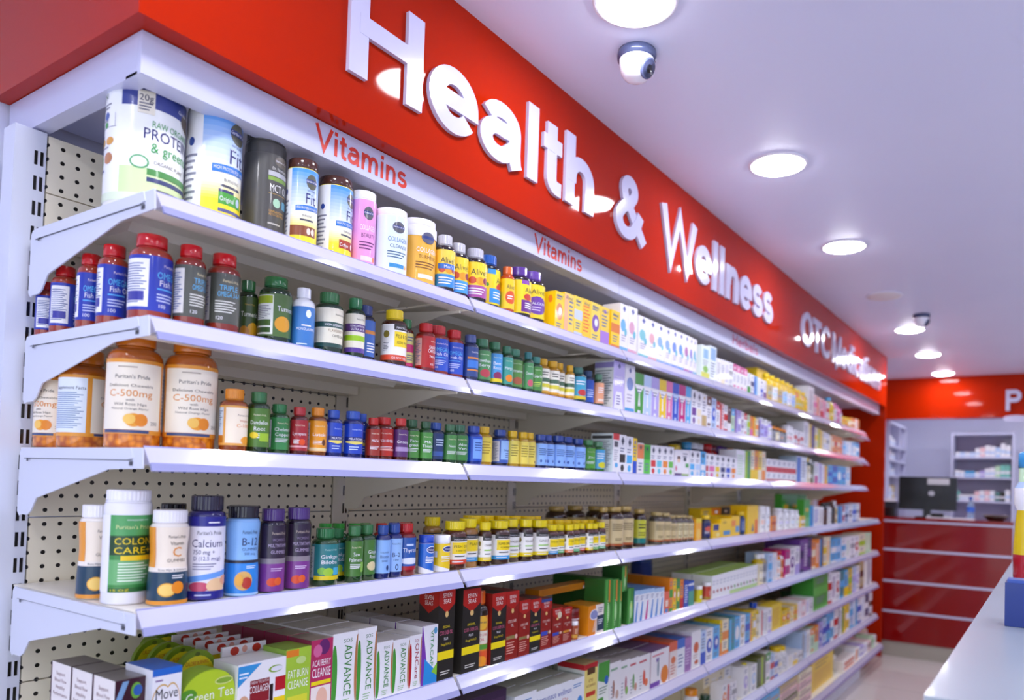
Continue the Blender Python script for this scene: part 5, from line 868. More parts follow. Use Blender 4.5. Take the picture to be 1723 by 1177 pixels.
run(s, 1321, 1347, 926, 917, ['hw4', 'wu2', 'wl1']); run(s, 1347, 1367, 908, 903, ['un4', 'uw8', 'nu4'], depth=.12); run(s, 1367, 1398, 908, 902, ['oe4', 'ow8', 'nc3', 'ey4', 'eo8'])
run(s, 1399, 1446, 907, 900, ['cw4', 'cf4', 'wc4', 'wz8', 'ws4', 'wr2']); run(s, 1446, 1466, 898, 895, ['ei4', 'ze8'])
B(s, 1195, 1212, 946, 'pot', '7A2A52', '7A2A52', '8A3A62', [R(-3.2, .2, 3.2, .6, 'F0EEF2')], 'maroon-lidded tub behind the white lattice tray', 'maroon-lidded tub', mt='moulded_plastic', inset=.30)
B(s, 1062, 1098, 940, 'tub', '1E3A88', '2A4AA0', '1E3A88', [R(-3.2, .3, 3.2, .5, '8AA0D0')], 'large dark blue tub standing against the back panel', 'dark blue tub', mt='moulded_plastic', inset=.40, full=True)

# ---- sixth shelf
s = 5
K(s, 785, 852, 1168, '3A2440', [R(-.9, .1, .9, .9, '4E3454')], 'dark purple carton at the lower picture edge', 'dark purple carton', depth=.10, rows=2, top='4A3450')
for (xl, xr, yt, t, t2, lk) in ((866, 903, 1166, '', '', 'blank-topped, next to dark purple ones'), (903, 938, 1157, 'immunace', '', 'reading immunace'), (938, 963, 1147, 'wellman', '50+', 'reading wellman 50+'), (963, 984, 1140, '', '', 'with blue disc, against the eye vitamin carton')):
    K(s, xl, xr, yt, 'EEF0F6', ([T(t, 0, .74, .13, '2A4AA8', 1.85)] if t else [L(-.8, .8, .8, .9, 2, '4A8AC8')])+([T(t2, .1, .58, .10, 'C85A3A', .8)] if t2 else [])+[E(.3, .5, .4, .1, '3A90D8' if t2 == '' else 'E8A83A'), R(-1, 0, 1, .2, 'C8D8F0')], 'white vitamin carton '+(lk if 'reading' not in lk else 'with blue heading, '+('widest of four' if t == 'immunace' else 'marked 50+')), 'white blue-headed carton', depth=.085, rows=2, top='C8CCC0', side='D8DCE0')
K(s, 984, 1006, 1115, 'EFDB7A', [R(-1, .90, 1, 1, 'B81E28'), R(-.6, .80, .6, .92, '5A3A1A'), T('EYE', 0, .66, .06, '8A3A1A', .6), T('VITAMINS', 0, .57, .05, '8A3A1A', 1.4), R(-.7, .40, .7, .48, 'C8301C'), E(-.2, .2, .35, .08, '8A4A2A'), E(.4, .18, .35, .08, 'A85A2A')], 'yellow eye vitamin carton with red top edge', 'eye vitamin carton', depth=.12, side='DDE0DA', top='B8A06A', sels=[R(-1, .9, 1, 1, 'B81E28'), L(-.9, .1, .9, .85, 14, 'A0A8A0')])
K(s, 1007, 1026, 1113, 'ECEFE8', [R(-1, .66, 1, 1, '4A9A3A'), P([(-1, .66), (1, .66), (.2, .58)], '4A9A3A'), E(.5, .62, .35, .09, '2E6AC0'), R(-.9, .12, .0, .3, '4A9A3A'), L(-.8, .35, .8, .52, 3, '8AA08A')], 'white carton with green upper third and blue disc', 'green-topped carton', depth=.10, rows=2, top='B8B4B0')
for i, (xl, xr, yt) in enumerate(((1027, 1045, 1113), (1045, 1060, 1110), (1060, 1075, 1106), (1075, 1094, 1101))):
    K(s, xl, xr, yt, 'EFECEE', [L(-.9, .78, .9, .9, 1, '8AB090' if i < 2 else 'C83A4A'), E([-.3, .2, -.1, 0][i], .4, .22, .2, ['A87A6A', 'B86A7A', '6AA05A', 'D8503A'][i]), E(.4, .25, .3, .1, ['C8A898', '8ABA5A', 'C8907A', 'E8784A'][i]), L(-.8, .1, -.3, .5, 5, 'B0B0B8')], 'white herbal carton with %s' % ['brown capsule picture beside green-topped one', 'pink capsule picture', 'green sprig picture', 'red-orange splash'][i], 'white herbal carton', depth=.10, rows=3, top='B4AEAC')
K(s, 1095, 1127, 1092, 'EFEAEE', [R(-1, 0, -.96, 1, '9A4A5A'), R(.95, 0, 1, 1, 'B83A2A'), L(-.8, .82, .8, .92, 1, 'D86A7A'), R(-.4, .68, -.1, .78, '7A5AB0'), R(-1, 0, 0, .14, '7A4AB0'), E(.5, .25, .4, .25, 'E8842A'), E(-.2, .5, .1, .25, '8A9AA8')], 'wide white carton with purple foot and orange figure', 'purple-foot carton', depth=.10, rows=3, top='7A5A8A')
K(s, 1127, 1140, 1079, 'E0603A', [R(-1, .0, 1, .75, 'EDE0DC'), E(0, .5, .6, .1, 'E0784A'), L(-.7, .1, .7, .4, 4, 'C8705A')], 'white carton with orange-red top', 'orange-red-topped carton', depth=.10, rows=2, top='C85A3A')
K(s, 1140, 1153, 1074, '2E6AC8', [R(-1, 0, 1, .74, 'EEF0F6'), L(-.7, .2, .7, .6, 4, '7A8AB0')], 'white carton with strong blue top', 'blue-topped carton', depth=.10, rows=1, top='2E62B8')
K(s, 1153, 1164, 1072, 'A878B8', [R(-1, .1, 1, .8, '9A6AB0'), L(-.7, .2, .7, .7, 6, 'D8C0E0')], 'mauve carton', 'mauve carton', depth=.10, rows=1, top='7A5A90'); ITEMS[-1]['look'] = 'plain mauve carton beside the blue-topped one'
K(s, 1164, 1180, 1061, 'F0EEF2', [E(0, .55, .55, .15, 'D8602A'), E(.1, .15, .4, .06, 'C85A2A'), L(-.6, .25, .6, .38, 2, 'C8A898')], 'white carton with rust-coloured swirl', 'rust swirl carton', depth=.09, rows=1)
run(s, 1180, 1212, 1062, 1050, ['fb1', 'wb2', 'cb2'], depth=.12, rows=1, wts=[.7, 1, 1]); run(s, 1212, 1227, 1044, 1040, ['yo1', 'eo4'], wts=[.4, 1]); run(s, 1228, 1263, 1040, 1031, ['tc3', 'cw2', 'wd2', 'cb4'])
run(s, 1263, 1273, 1030, 1026, ['yo3', 'yw4']); brun(s, 1273, 1281, 1013, 1011, ['ybew'], 'flask'); run(s, 1281, 1299, 1025, 1022, ['wr3', 'ws8', 'wl4'])
K(s, 1299, 1315, 1015, 'F0D01C', auto('D8A010', 8), 'bright yellow upright pack beside the yellow basket goods', 'bright yellow pack'); run(s, 1316, 1342, 1028, 1016, ['yo2', 'yr2', 'ey2', 'yo4'], depth=.12); run(s, 1342, 1369, 1012, 1004, ['wq8', 'qw2', 'wl8', 'ws2'])
run(s, 1330, 1368, 996, 978, ['vg4', 'Oy4', 'vO4'], inset=.20); K(s, 1369, 1394, 966, '3E9A34', auto('5AB84A', 4), 'broad bright green carton towering over its row', 'broad green carton', depth=.16); run(s, 1394, 1414, 962, 962, ['wr4', 'wu8', 'wr2']); run(s, 1414, 1447, 962, 950, ['tc4', 'cy1', 'yi4', 'fl4', 'wl2']); run(s, 1447, 1467, 945, 938, ['dB4', 'we8', 'ws3'])

# ---- seventh shelf
s = 6
B(s, 1150, 1176, 1158, 'squat', 'E0E0E4', 'E08A1C', 'F0F0F0', auto('o', 4), 'orange-lidded white jar at the lower picture edge', 'orange-lidded jar', mt='moulded_plastic', full=True)
B(s, 1176, 1197, 1168, 'squat', '2E4A30', '2E4A34', 'E8E4D8', auto('v', 4), 'dark-green-lidded jar at the lower picture edge', 'dark green-lidded jar', mt='moulded_plastic', full=True)
run(s, 1195, 1240, 1140, 1120, ['ed4', 'ew8', 'ed1', 'we4'], depth=.12, rows=1, inset=.05)
run(s, 1216, 1240, 1152, 1144, ['wo2', 'wr3', 'ws4']); B(s, 1240, 1262, 1115, 'flask', 'E0E0C8', 'E8D818', 'D8DCC8', [E(0, .4, .8, .3, 'A8B8D8'), L(-.6, .7, .6, .9, 2, '8A8A8A')], 'clear bottle with bright yellow screw cap', 'yellow screw-cap bottle', full=True)
run(s, 1252, 1274, 1122, 1116, ['wl2', 'wf2'], depth=.1); run(s, 1274, 1297, 1110, 1094, ['Ov3', 'Oi3', 'wg0'], depth=.12, rows=1); run(s, 1297, 1310, 1100, 1098, ['fr4', 'wb4'])
brun(s, 1307, 1325, 1088, 1084, ['wywy', 'wyws'], 'squat', mt='moulded_plastic'); B(s, 1332, 1348, 1071, 'squat', 'F0F0F2', 'E8D81C', 'F0F0F2', auto('y', 1), 'white jar with yellow lid standing taller behind others', 'yellow-lidded white jar', mt='moulded_plastic', inset=.10, full=True)
run(s, 1326, 1350, 1102, 1092, ['we8', 'wy1', 'ws4']); run(s, 1350, 1378, 1065, 1050, ['fs3', 'ws8', 'zo0', 'oz1'], depth=.12, rows=1); run(s, 1378, 1404, 1050, 1020, ['lb2', 'fb4', 'cb4', 'cw4'], depth=.1)
run(s, 1404, 1430, 1024, 1014, ['wr4', 'ws3', 'yg3', 'yw4']); run(s, 1430, 1468, 1008, 996, ['fc4', 'cw3', 'wb4', 'wf8', 'nw4', 'wB4'])

# ---- bottom shelf: boxes lying in stacks
s = 7
def stack(xl, xr, yt, n, cols, depth, inset, nm):
    x0, x1 = at(xl, yt, y=inset).x, at(xr, yt, y=inset).x; top = min(at((xl+xr)/2, yt, y=inset).z-H[7], H[6]-H[7]-.05); hh = top/n
    for j in range(n):
        c = cols[j % len(cols)]
        ITEMS.append(dict(t='K', s=7, x=(x0+x1)/2, w=x1-x0, y=inset, d=depth, h=hh-.001, base=c, els=[R(-.9, .2, .9, .5, 'B89A98'), L(-.8, .6, .5, .9, 1, '8A6A68')], look='%s carton lying %s in the %s' % (cname(c) if c in PAL else 'beige', ['lowest', 'second from the base', 'third from the base', 'fourth from the base', 'fifth from the base'][j] if j < n-1 else 'topmost', nm), short='lying carton', side=c, top=c, sels=(), tels=(), rows=0, lift=j*hh, name='carton', seq=len(ITEMS)))
stack(1235, 1275, 1172, 4, ['B', 'e', 'd', 'B'], .3, -.03, 'brown stack nearest the picture edge')
stack(1276, 1312, 1152, 4, ['q', 'c', 'i', 'c'], .28, -.03, 'stack with blue cartons')
stack(1313, 1342, 1142, 5, ['q', 'e', 'O', 'q', 'd'], .28, -.03, 'stack before the yellow bag')
stack(1345, 1366, 1128, 4, ['q', 'e', 'q', 'e'], .28, -.03, 'stack beside the yellow bag')
K(s, 1366, 1402, 1102, 'F0C814', [R(-.8, .1, .8, .6, 'E8B810'), L(-.7, .65, .7, .9, 2, 'B8901C')], 'large bright yellow pack on the base shelf', 'large yellow pack', depth=.2, inset=.0)
K(s, 1402, 1417, 1107, 'E8E6E0', auto('z', 4), 'white pack beside the large yellow one on the base', 'white base pack')
K(s, 1419, 1440, 1106, 'F2E8E4', [R(-.8, .5, .7, .82, 'D8581C'), R(-.8, .05, .7, .3, 'D8581C'), L(-.7, .35, .6, .46, 1, 'C8907A')], 'white carton with two rust orange blocks', 'rust block carton', inset=-.03, depth=.09)
run(s, 1440, 1466, 1092, 1076, ['wo3', 'lw4', 'wl8', 'qB4'], inset=-.03, depth=.1); run(s, 1440, 1466, 1064, 1056, ['qe4', 'eq4', 'we8'], inset=.14, depth=.2); run(s, 1466, 1474, 1070, 1068, ['zg4', 'wz4'], inset=-.03)

# ------------------------------------------------------------------ build every item
def bottle_parts(it, near):
    cr_, ch, nr, s0, s1, lo, hi, _, rg = FORM[it['form']]
    r, h = it['r'], it['h']; seg = 48 if near == 2 else 28 if near == 1 else 16
    waist = 0.085 if it['form'] == 'gummy' else 0.0
    def rf(z):
        t = z/(h*s0) if h else 0
        return r*(1-waist*math.sin(math.pi*min(1, max(0, (t-.25)/.75)))**2)
    zt = h*(1-ch)
    prof = [(r*.88, 0.0), (r*.97, h*.006), (r, h*.02)]
    if waist: prof += [(rf(h*s0*k/8), h*s0*k/8) for k in range(1, 8)]
    prof += [(r, h*s0)]
    n = 6 if near else 3
    for k in range(1, n+1):
        a = k/n*math.pi/2
        prof.append((nr*r+(r-nr*r)*math.cos(a), h*s0+(h*s1-h*s0)*math.sin(a)))
    prof.append((nr*r, zt+.001))
    mb = MB(); mb.lathe(prof, seg, col=it['body'], capt=False); yield 'body', mb, it['mt']
    cz = zt-h*.004; top = h; R0 = cr_*r
    mb = MB()
    cprof = [(R0*.985, cz), (R0, cz+.0015), (R0, top-h*.012), (R0*.95, top-h*.003), (R0*.88, top)]
    if near and rg: mb.lathe(cprof, 64 if near == 2 else 40, col=it['cap'], ridge=0.022, smooth=False)
    else: mb.lathe(cprof, seg, col=it['cap'])
    if near: mb.lathe([(nr*r*1.06, zt-h*.022), (nr*r*1.06, zt-h*.008)], seg, col=it['cap'], capb=True, capt=True)
    yield 'cap', mb, 'moulded_plastic'
    mb = MB(); zl, zh = h*lo, h*hi; rot = math.radians(it['rot']); off0 = r*.006+.0002
    nz = 16 if waist else 1; ls = seg
    for j in range(nz):
        za, zb = zl+(zh-zl)*j/nz, zl+(zh-zl)*(j+1)/nz
        mb.lathe([(rf(za)+off0, za), (rf(zb)+off0, zb)], ls, col=it['base'], capb=False, capt=False)
    def put(sv, z, lay):
        a = sv/r-rot; q = rf(z)+off0+lay*(r*.0035+.00012+(.0005 if waist else 0))
        return (q*math.sin(a), -q*math.cos(a), z)
    half = r*.96
    els = it['els']
    if waist:
        e2 = []
        for e in els:
            if e[0] == 'r' and e[4]-e[2] > .06:
                ys_ = sorted({e[2], e[4]} | {q/16 for q in range(17) if e[2] < q/16 < e[4]})
                e2 += [R(e[1], p, e[3], q, e[5]) for p, q in zip(ys_, ys_[1:])]
            else: e2.append(e)
        els = e2
    els = [(e[:1]+(max(e[1], -3.26),)+e[2:3]+(min(e[3], 3.26),)+e[4:]) if e[0] in 'rl' else e for e in els]
    print_on(mb, els, half, zl, zh, put, r*2*math.pi/(seg if near else 12))
    yield 'label', mb, 'printed_paper'
def vtext(e, half, zl, H_, put, mb):
    _, s, x, y0, ln, c, hh = e        # text running down the front
    vs, fs, tw = text2d(s); k = ln*H_/tw; ht = hh*half
    mb.add([put(x*half+(vy-.5)*ht, zl+(y0+ln)*H_-vx*k, 4) for vx, vy in vs], fs, c)
def carton_mesh(it, arch=False):
    w, d, h = it['w'], it['d'], it['h']; mb = MB(); e = .0008
    if arch:
        pts = [(-w/2, 0), (w/2, 0), (w/2, h*.68)]+[(w/2*math.cos(a), h*.68+h*.32*math.sin(a)) for a in [math.pi*k/16 for k in range(1, 16)]]+[(-w/2, h*.68)]
        mb.prism(pts, 'y', 0, d, it['base'])
    else:
        x0, x1 = -w/2, w/2
        V = [(x0, 0, 0), (x1, 0, 0), (x1, d, 0), (x0, d, 0), (x0, 0, h), (x1, 0, h), (x1, d, h), (x0, d, h)]
        mb.add(V, [(0, 1, 5, 4)], it['base']); mb.add(V, [(3, 0, 4, 7), (1, 2, 6, 5)], it['side']); mb.add(V, [(2, 3, 7, 6), (3, 2, 1, 0)], it['side']); mb.add(V, [(4, 5, 6, 7)], it['top'])
    ly = .00022
    def front(sv, z, lay): return (min(max(sv, -w/2), w/2), -lay*ly, min(z, h))
    els = list(it['els'])
    print_on(mb, [q for q in els if q[0] != 'v'], w/2, 0, h, front, 9)
    for q in els:
        if q[0] == 'v': vtext(q, w/2, 0, h, front, mb)
    if not arch:
        def side(sv, z, lay): return (-w/2-lay*ly, d/2-min(max(sv, -d/2), d/2), z)
        print_on(mb, list(it['sels']), d/2, 0, h, side, 9)
        def topf(sv, z, lay): return (sv, z, h+lay*ly)
        print_on(mb, list(it['tels']), w/2, 0, d, topf, 9)
    return mb
# keep neighbours of one row clear of each other
rowsets = {}
for it in ITEMS: rowsets.setdefault(it['s'], []).append(it)
def half_w(i): return i['r'] if i['t'] == 'B' else i['w']/2
for s_, L_ in rowsets.items():
    fr = sorted([i for i in L_ if i['t'] == 'B'], key=lambda i: i['x'])
    for p_ in range(4):
        for a in range(len(fr)):
            for b_ in range(a+1, min(a+4, len(fr))):
                i, j = fr[a], fr[b_]
                dist = math.hypot(j['x']-i['x'], j['y']-i['y']); need = (i['r']+j['r'])*1.012+.0008
                if dist < need:
                    k = max(dist/need, .93); i['r'] *= k; j['r'] *= k
                    if (i['r']+j['r'])*1.012+.0008 > dist:
                        far = j if j['y'] >= i['y'] else i; far['y'] += .004+.35*((i['r']+j['r'])*1.012-dist)
    # bottles against cartons of the same row
    ks = [i for i in L_ if i['t'] != 'B']
    for i in fr:
        for k in ks:
            if i['y']+i['r'] < k['y'] or i['y']-i['r'] > k['y']+k['d']: continue
            gap = abs(i['x']-k['x'])-k['w']/2-i['r']*1.012
            if gap < 0.0005:
                if k['y'] > i['y']: k['y'] = i['y']+i['r']*1.012+.001
                elif i['y'] > k['y']+k['d']*.7: i['y'] = k['y']+k['d']+i['r']*1.012+.001
                else: i['x'] += (1 if i['x'] > k['x'] else -1)*min(.012, -gap+.0006)
def ext(i):
    if i['t'] == 'B': return (i['x']-i['r'], i['x']+i['r'], i['y']-i['r'], i['y']+i['r'], 0, i['h'])
    return (i['x']-i['w']/2, i['x']+i['w']/2, i['y'], i['y']+i['d'], i.get('lift', 0), i.get('lift', 0)+i['h'])
for s_, L_ in rowsets.items():
    L_ = sorted(L_, key=lambda i: i['x'])
    for p_ in range(3):
        for a in range(len(L_)):
            for b_ in range(a+1, min(a+14, len(L_))):
                i, j = L_[a], L_[b_]
                if i['t'] == 'B' and j['t'] == 'B': continue
                A_, B_ = ext(i), ext(j)
                if A_[1] < B_[0]+.0004 or B_[1] < A_[0]+.0004 or A_[3] < B_[2] or B_[3] < A_[2] or A_[5] <= B_[4] or B_[5] <= A_[4]: continue
                f, k = (i, j) if A_[2] <= B_[2] else (j, i)
                F_, K_ = ext(f), ext(k)
                if K_[2]-F_[2] > .025:
                    sh = F_[3]+.0015-K_[2]
                    if K_[3]+sh < DEP-.005: k['y'] += sh
                    elif f['t'] != 'B': f['d'] = max(.02, K_[2]-F_[2]-.0015)
                else:
                    ov = min(A_[1], B_[1])-max(A_[0], B_[0])+.0006
                    for q, sg in ((i, -1), (j, 1)):
                        if q['t'] == 'B': q['x'] += sg*ov*.25; q['r'] *= max(.9, 1-ov*.5/(2*q['r']))
                        else: q['w'] = max(.008, q['w']-ov*.5); q['x'] += sg*ov*.25
def room(it, y1):
    # does the item, reaching back to y1, stay under the brackets where it straddles a joint?
    hw = half_w(it); top = it['h']+it.get('lift', 0); s = it['s']
    if s == 0 or not any(it['x']-hw-.0005 < j < it['x']+hw+.0005 for j in BX): return True
    lim = H[s-1]-H[s]-(.044 if y1 < .1 else .046+.22*(y1-.1) if y1 < .4 else .155)
    return top < lim
for it in ITEMS:
    if it['t'] == 'K':
        q = 0
        while not room(it, it['y']+it['d']) and it['d'] > .045 and q < 60: it['d'] -= .005; q += 1
        if not room(it, it['y']+it['d']) and not it.get('lift'): it['h'] = min(it['h'], H[it['s']-1]-H[it['s']]-.05)
NTH = ['second', 'third', 'fourth', 'fifth', 'sixth', 'seventh', 'eighth', 'ninth']
def sig(it): return it['look']
BUILT = []
def nm_for(it):
    if it.get('name') == 'carton': return ['vitamin_carton', 'supplement_carton', 'remedy_carton', 'tablet_carton', 'herbal_carton', 'capsule_carton', 'pharmacy_carton', 'boxed_medicine'][it['s']]
    if it.get('name'): return it['name']
    return {'pill': 'vitamin_bottle', 'wide': 'vitamin_bottle', 'tub': 'powder_tub', 'gummy': 'gummy_bottle', 'squat': 'supplement_jar', 'gold': 'supplement_bottle', 'drum': 'canister', 'pot': 'pot', 'oil': 'oil_bottle', 'tall': 'gummy_bottle', 'flask': 'bottle'}[it['form']]
CATS = {'vitamin_bottle': 'bottle', 'powder_tub': 'tub', 'gummy_bottle': 'bottle', 'supplement_jar': 'jar', 'supplement_bottle': 'bottle', 'canister': 'canister', 'pot': 'pot', 'oil_bottle': 'bottle', 'bottle': 'bottle', **{k: 'box' for k in ('vitamin_carton', 'supplement_carton', 'remedy_carton', 'tablet_carton', 'herbal_carton', 'capsule_carton', 'pharmacy_carton', 'boxed_medicine')}, 'stand_up_pouch': 'pouch', 'arched_pack': 'pack', 'card_pack': 'pack', 'lattice_tray': 'tray'}
PL = {'box': 'cartons', 'bottle': 'bottles', 'tub': 'tubs', 'jar': 'jars', 'pot': 'pots', 'canister': 'canisters', 'pouch': 'pouches', 'pack': 'packs', 'tray': 'trays'}
def copy_tree(o):
    c = o.copy(); COL.objects.link(c)
    for ch in o.children:
        k = ch.copy(); COL.objects.link(k); k.parent = c
    return c
for it in ITEMS:
    s_ = it['s']; near = 2 if it['x'] < 1.1 else 1 if it['x'] < 2.4 else 0
    # the narrow last bay stands back
    yb = it['y']+(.11 if it['x'] > STUB[0] and s_ < 3 else 0)
    z = H[s_]+.0003+it.get('lift', 0); nm = nm_for(it); cat = CATS[nm]
    if it['t'] == 'B':
        root = empty(nm, (it['x'], yb, z))
        for pn, mb, mt in bottle_parts(it, near): mb.build(pn, mt, root)
    else:
        mb = carton_mesh(it, it['t'] == 'A')
        root = mb.build(nm, 'printed_paper', None, (it['x'], yb, z))
        if near == 2 and it['t'] == 'K' and cat == 'box' and it['h'] > .06:
            w, d, h = it['w'], it['d'], it['h']
            f = MB(); f.add([(-w/2+.0006, .0012, h+.0009), (w/2-.0006, .0012, h+.0009), (w/2-.0006, d-.001, h+.0003), (-w/2+.0006, d-.001, h+.0003)], [(0, 1, 2, 3)], it['top']); f.add([(-w/2+.0006, .0012, h+.0009), (w/2-.0006, .0012, h+.0009), (w/2-.0006, .0012, h-.0004), (-w/2+.0006, .0012, h-.0004)], [(3, 2, 1, 0)], it['top'])
            f.build('top_flap', 'printed_paper', root)
    it['cat'] = cat; BUILT.append((it, root, 0))
    for k in range(it.get('rows', 0)):
        step = (it['d']+it.get('gap', .004)) if it['t'] != 'B' else 2*it['r']+.004
        y2 = yb+step*(k+1)
        if y2+(it['d'] if it['t'] != 'B' else it['r']) > DEP-.005 or not room(it, y2+(it['d'] if it['t'] != 'B' else it['r'])): break
        e0 = ext(it); e1 = (e0[0], e0[1], e0[2]+y2-yb, e0[3]+y2-yb, e0[4], e0[5])
        if any(q is not it and q['s'] == s_ and (lambda e2: e1[0] < e2[1]-.0005 and e2[0] < e1[1]-.0005 and e1[2] < e2[3] and e2[2] < e1[3] and e1[4] < e2[5] and e2[4] < e1[5])(ext(q)) for q in ITEMS): break
        c = copy_tree(root); c.location = (it['x'], y2, z); BUILT.append((it, c, k+1))
# a label that singles each one out
used = {}
fronts = {}
for it, o, k in BUILT:
    if k == 0: fronts.setdefault(it['s'], []).append(it)
for v in fronts.values(): v.sort(key=lambda i: i['x'])
def words(t): return len(t.replace('-', ' ').split())
cands = {}
for it, o, k in BUILT:
    sh = 'on the %s shelf' % ORD[it['s']]
    if k:
        it_l = it['look'].split(',')[0]
        base = '%s %s, %s back in its column' % (it_l, sh, NTH[k-1])
        alts = [base, '%s, %s back in its column' % (it['look'], NTH[k-1]), '%s, %s back' % (it['look'], NTH[k-1]), '%s behind the %s, %s back' % (it['cat'], it['look'].split(',')[0], NTH[k-1])]
        if it['t'] == 'A': alts = ['lime and yellow arched diet pack, %s from the front of its column' % NTH[k-1]]
    else:
        fl = fronts[it['s']]; n = fl.index(it)
        lf = fl[n-1]['short'] if n else 'shelf end'; rt = fl[n+1]['short'] if n+1 < len(fl) else 'shelf end'
        alts = ['%s %s' % (it['look'], sh), it['look'], '%s %s, after %s' % (it['look'], sh, lf), '%s %s, before %s' % (it['look'], sh, rt), '%s %s shelf between %s and %s' % (it['short'], ORD[it['s']], lf, rt)]
    cands[id(o)] = alts
from collections import Counter
cnt0 = Counter(a for al in cands.values() for a in al[:1])
taken = set()
for it, o, k in BUILT:
    al = cands[id(o)]; pick = None
    for j, a in enumerate(al):
        if j == 0 and cnt0[a] > 1: continue
        if a in taken or words(a) > 16: continue
        pick = a; break
    if pick is None:
        same = sorted([i for i in fronts[it['s']] if i['look'] == it['look']], key=lambda i: i['x'])
        pos = same.index(it) if it in same else 0
        pick = '%s, %s such along the %s shelf' % (it['short'] if k == 0 else it['short']+' %d deep' % (k+1), (['first']+NTH+['tenth', 'eleventh', 'twelfth'])[min(pos, 11)], ORD[it['s']])
        if pick in taken: pick = '%s, %s row' % (pick, (['front']+NTH)[k])
    taken.add(pick)
    grp = 'rear rows of %s on the %s shelf' % (PL[it['cat']], ORD[it['s']]) if k else '%s on the %s shelf' % (PL[it['cat']], ORD[it['s']])
    tag(o, pick, it['cat'], '%s on the %s shelf' % (PL[it['cat']], ORD[it['s']]))
print('ITEMS', len(ITEMS), 'BUILT', len(BUILT), 'objects', len(bpy.data.objects))

# ------------------------------------------------------------------ dispensary end
cnt = empty('service_counter', (7.30, -0.5, 0)); tag(cnt, 'glossy red service counter with white inlaid strips and red top', 'counter')
b = MB(); b.box(0.0, 0.5, -0.60, 0.56, 0.15, 1.335); b.build('front_panel', 'counter_red', cnt)
b = MB(); b.box(-0.012, 0.55, -0.61, 0.56, 1.355, 1.385); b.build('countertop', 'counter_red', cnt)
b = MB(); b.box(-0.010, 0.54, -0.605, 0.56, 1.3355, 1.3545); b.build('edge_strip', 'white_laminate', cnt)
for z in (1.06, 0.745, 0.445):
    b = MB(); b.box(-0.004, 0.0, -0.60, 0.56, z-0.011, z+0.011); b.build('inlay_strip', 'white_laminate', cnt)
b = MB(); b.box(0.015, 0.45, -0.59, 0.56, 0.0, 0.1495, 'A8A294'); b.build('plinth', 'printed_paper', cnt)
CT = 1.385
mon = empty('computer_monitor', (7.57, -0.34, CT)); tag(mon, 'black computer monitor seen from behind on the red counter', 'monitor')
b = MB(); b.box(-0.02, 0.02, -0.27, 0.27, 0.075, 0.41); b.box(-0.04, -0.02, -0.15, 0.15, 0.12, 0.33); shell = b.build('back_shell', 'dark_screen', mon)
b = MB(); b.box(-0.03, 0.0, -0.035, 0.035, 0.01, 0.15); b.build('stand_neck', 'dark_screen', mon)
b = MB(); b.lathe([(0.12, 0.0), (0.12, 0.008), (0.05, 0.014)], 24, col='k'); b.build('stand_foot', 'moulded_plastic', mon)
b = MB(); b.box(-0.0215, -0.0205, -0.20, 0.0, 0.335, 0.395, 'C9C7CC'); b.build('paper_label', 'printed_paper', shell)
b = MB(); b.add([(-0.0405, -0.04+0.03*math.cos(k*0.2618), 0.245+0.025*math.sin(k*0.2618)) for k in range(24)], [tuple(range(24))[::-1]], 'B8B8C0'); b.build('emblem', 'printed_paper', shell)
pr = empty('receipt_printer', (7.53, 0.0, CT)); tag(pr, 'black desktop printer at the left end of the red counter', 'printer')
b = MB(); b.prism([(-0.10, 0), (0.10, 0), (0.10, 0.13), (-0.04, 0.15), (-0.10, 0.09)], 'y', -0.058, 0.058); b.build('housing', 'dark_screen', pr)
b = MB(); b.box(-0.04, 0.04, -0.045, 0.045, 0.151, 0.18, 'w'); b.build('paper_roll', 'printed_paper', pr)
wb = empty('water_bottle', (7.50, -0.735, CT)); tag(wb, 'clear plastic water bottle with blue cap on the red counter', 'bottle')
b = MB(); b.lathe([(0.033, 0.0), (0.036, 0.01), (0.036, 0.05), (0.034, 0.055), (0.036, 0.06), (0.036, 0.13), (0.03, 0.155), (0.014, 0.185), (0.014, 0.20)], 24, col='f'); b.build('body', 'clear_bottle', wb)
b = MB(); b.lathe([(0.0365, 0.075), (0.0365, 0.125)], 24, col='3C6CD0', capb=False, capt=False); b.build('label_band', 'printed_paper', wb)
b = MB(); b.lathe([(0.0165, 0.195), (0.0165, 0.222), (0.012, 0.224)], 24, col='2A4CB0'); b.build('cap', 'moulded_plastic', wb)
bw = empty('shallow_basket', (7.50, -0.95, CT)); tag(bw, 'dark shallow basket at the right end of the red counter', 'basket')
b = MB(); b.lathe([(0.06, 0.0), (0.09, 0.02), (0.115, 0.05), (0.108, 0.052), (0.084, 0.026), (0.055, 0.006)], 24, col='3A2C24'); b.build('bowl', 'printed_paper', bw)
b = MB(); b.lathe([(0.116, 0.047), (0.119, 0.051), (0.116, 0.055), (0.112, 0.051)], 24, col='57443A', capb=False, capt=False); b.build('rim', 'printed_paper', bw)
kb = empty('keyboard', (7.385, -0.46, CT)); tag(kb, 'low black and white keypad lying before the monitor', 'keyboard')
b = MB(); b.prism([(-0.05, 0), (0.06, 0), (0.06, 0.03), (-0.05, 0.012)], 'y', -0.11, 0.10, 'D8D8E0'); b.build('tray', 'moulded_plastic', kb)
b = MB(); b.prism([(-0.03, 0.017), (0.04, 0.028), (0.04, 0.05), (-0.03, 0.03)], 'y', -0.05, 0.06, 'k'); b.build('keypad', 'moulded_plastic', kb)
pp = MB(); pp.box(-0.06, 0.06, -0.12, 0.1, 0.0, 0.012, 'w'); tag(pp.build('paper_pad', 'printed_paper', None, (7.41, -0.66, CT)), 'white paper pad lying beside the water bottle', 'paper')

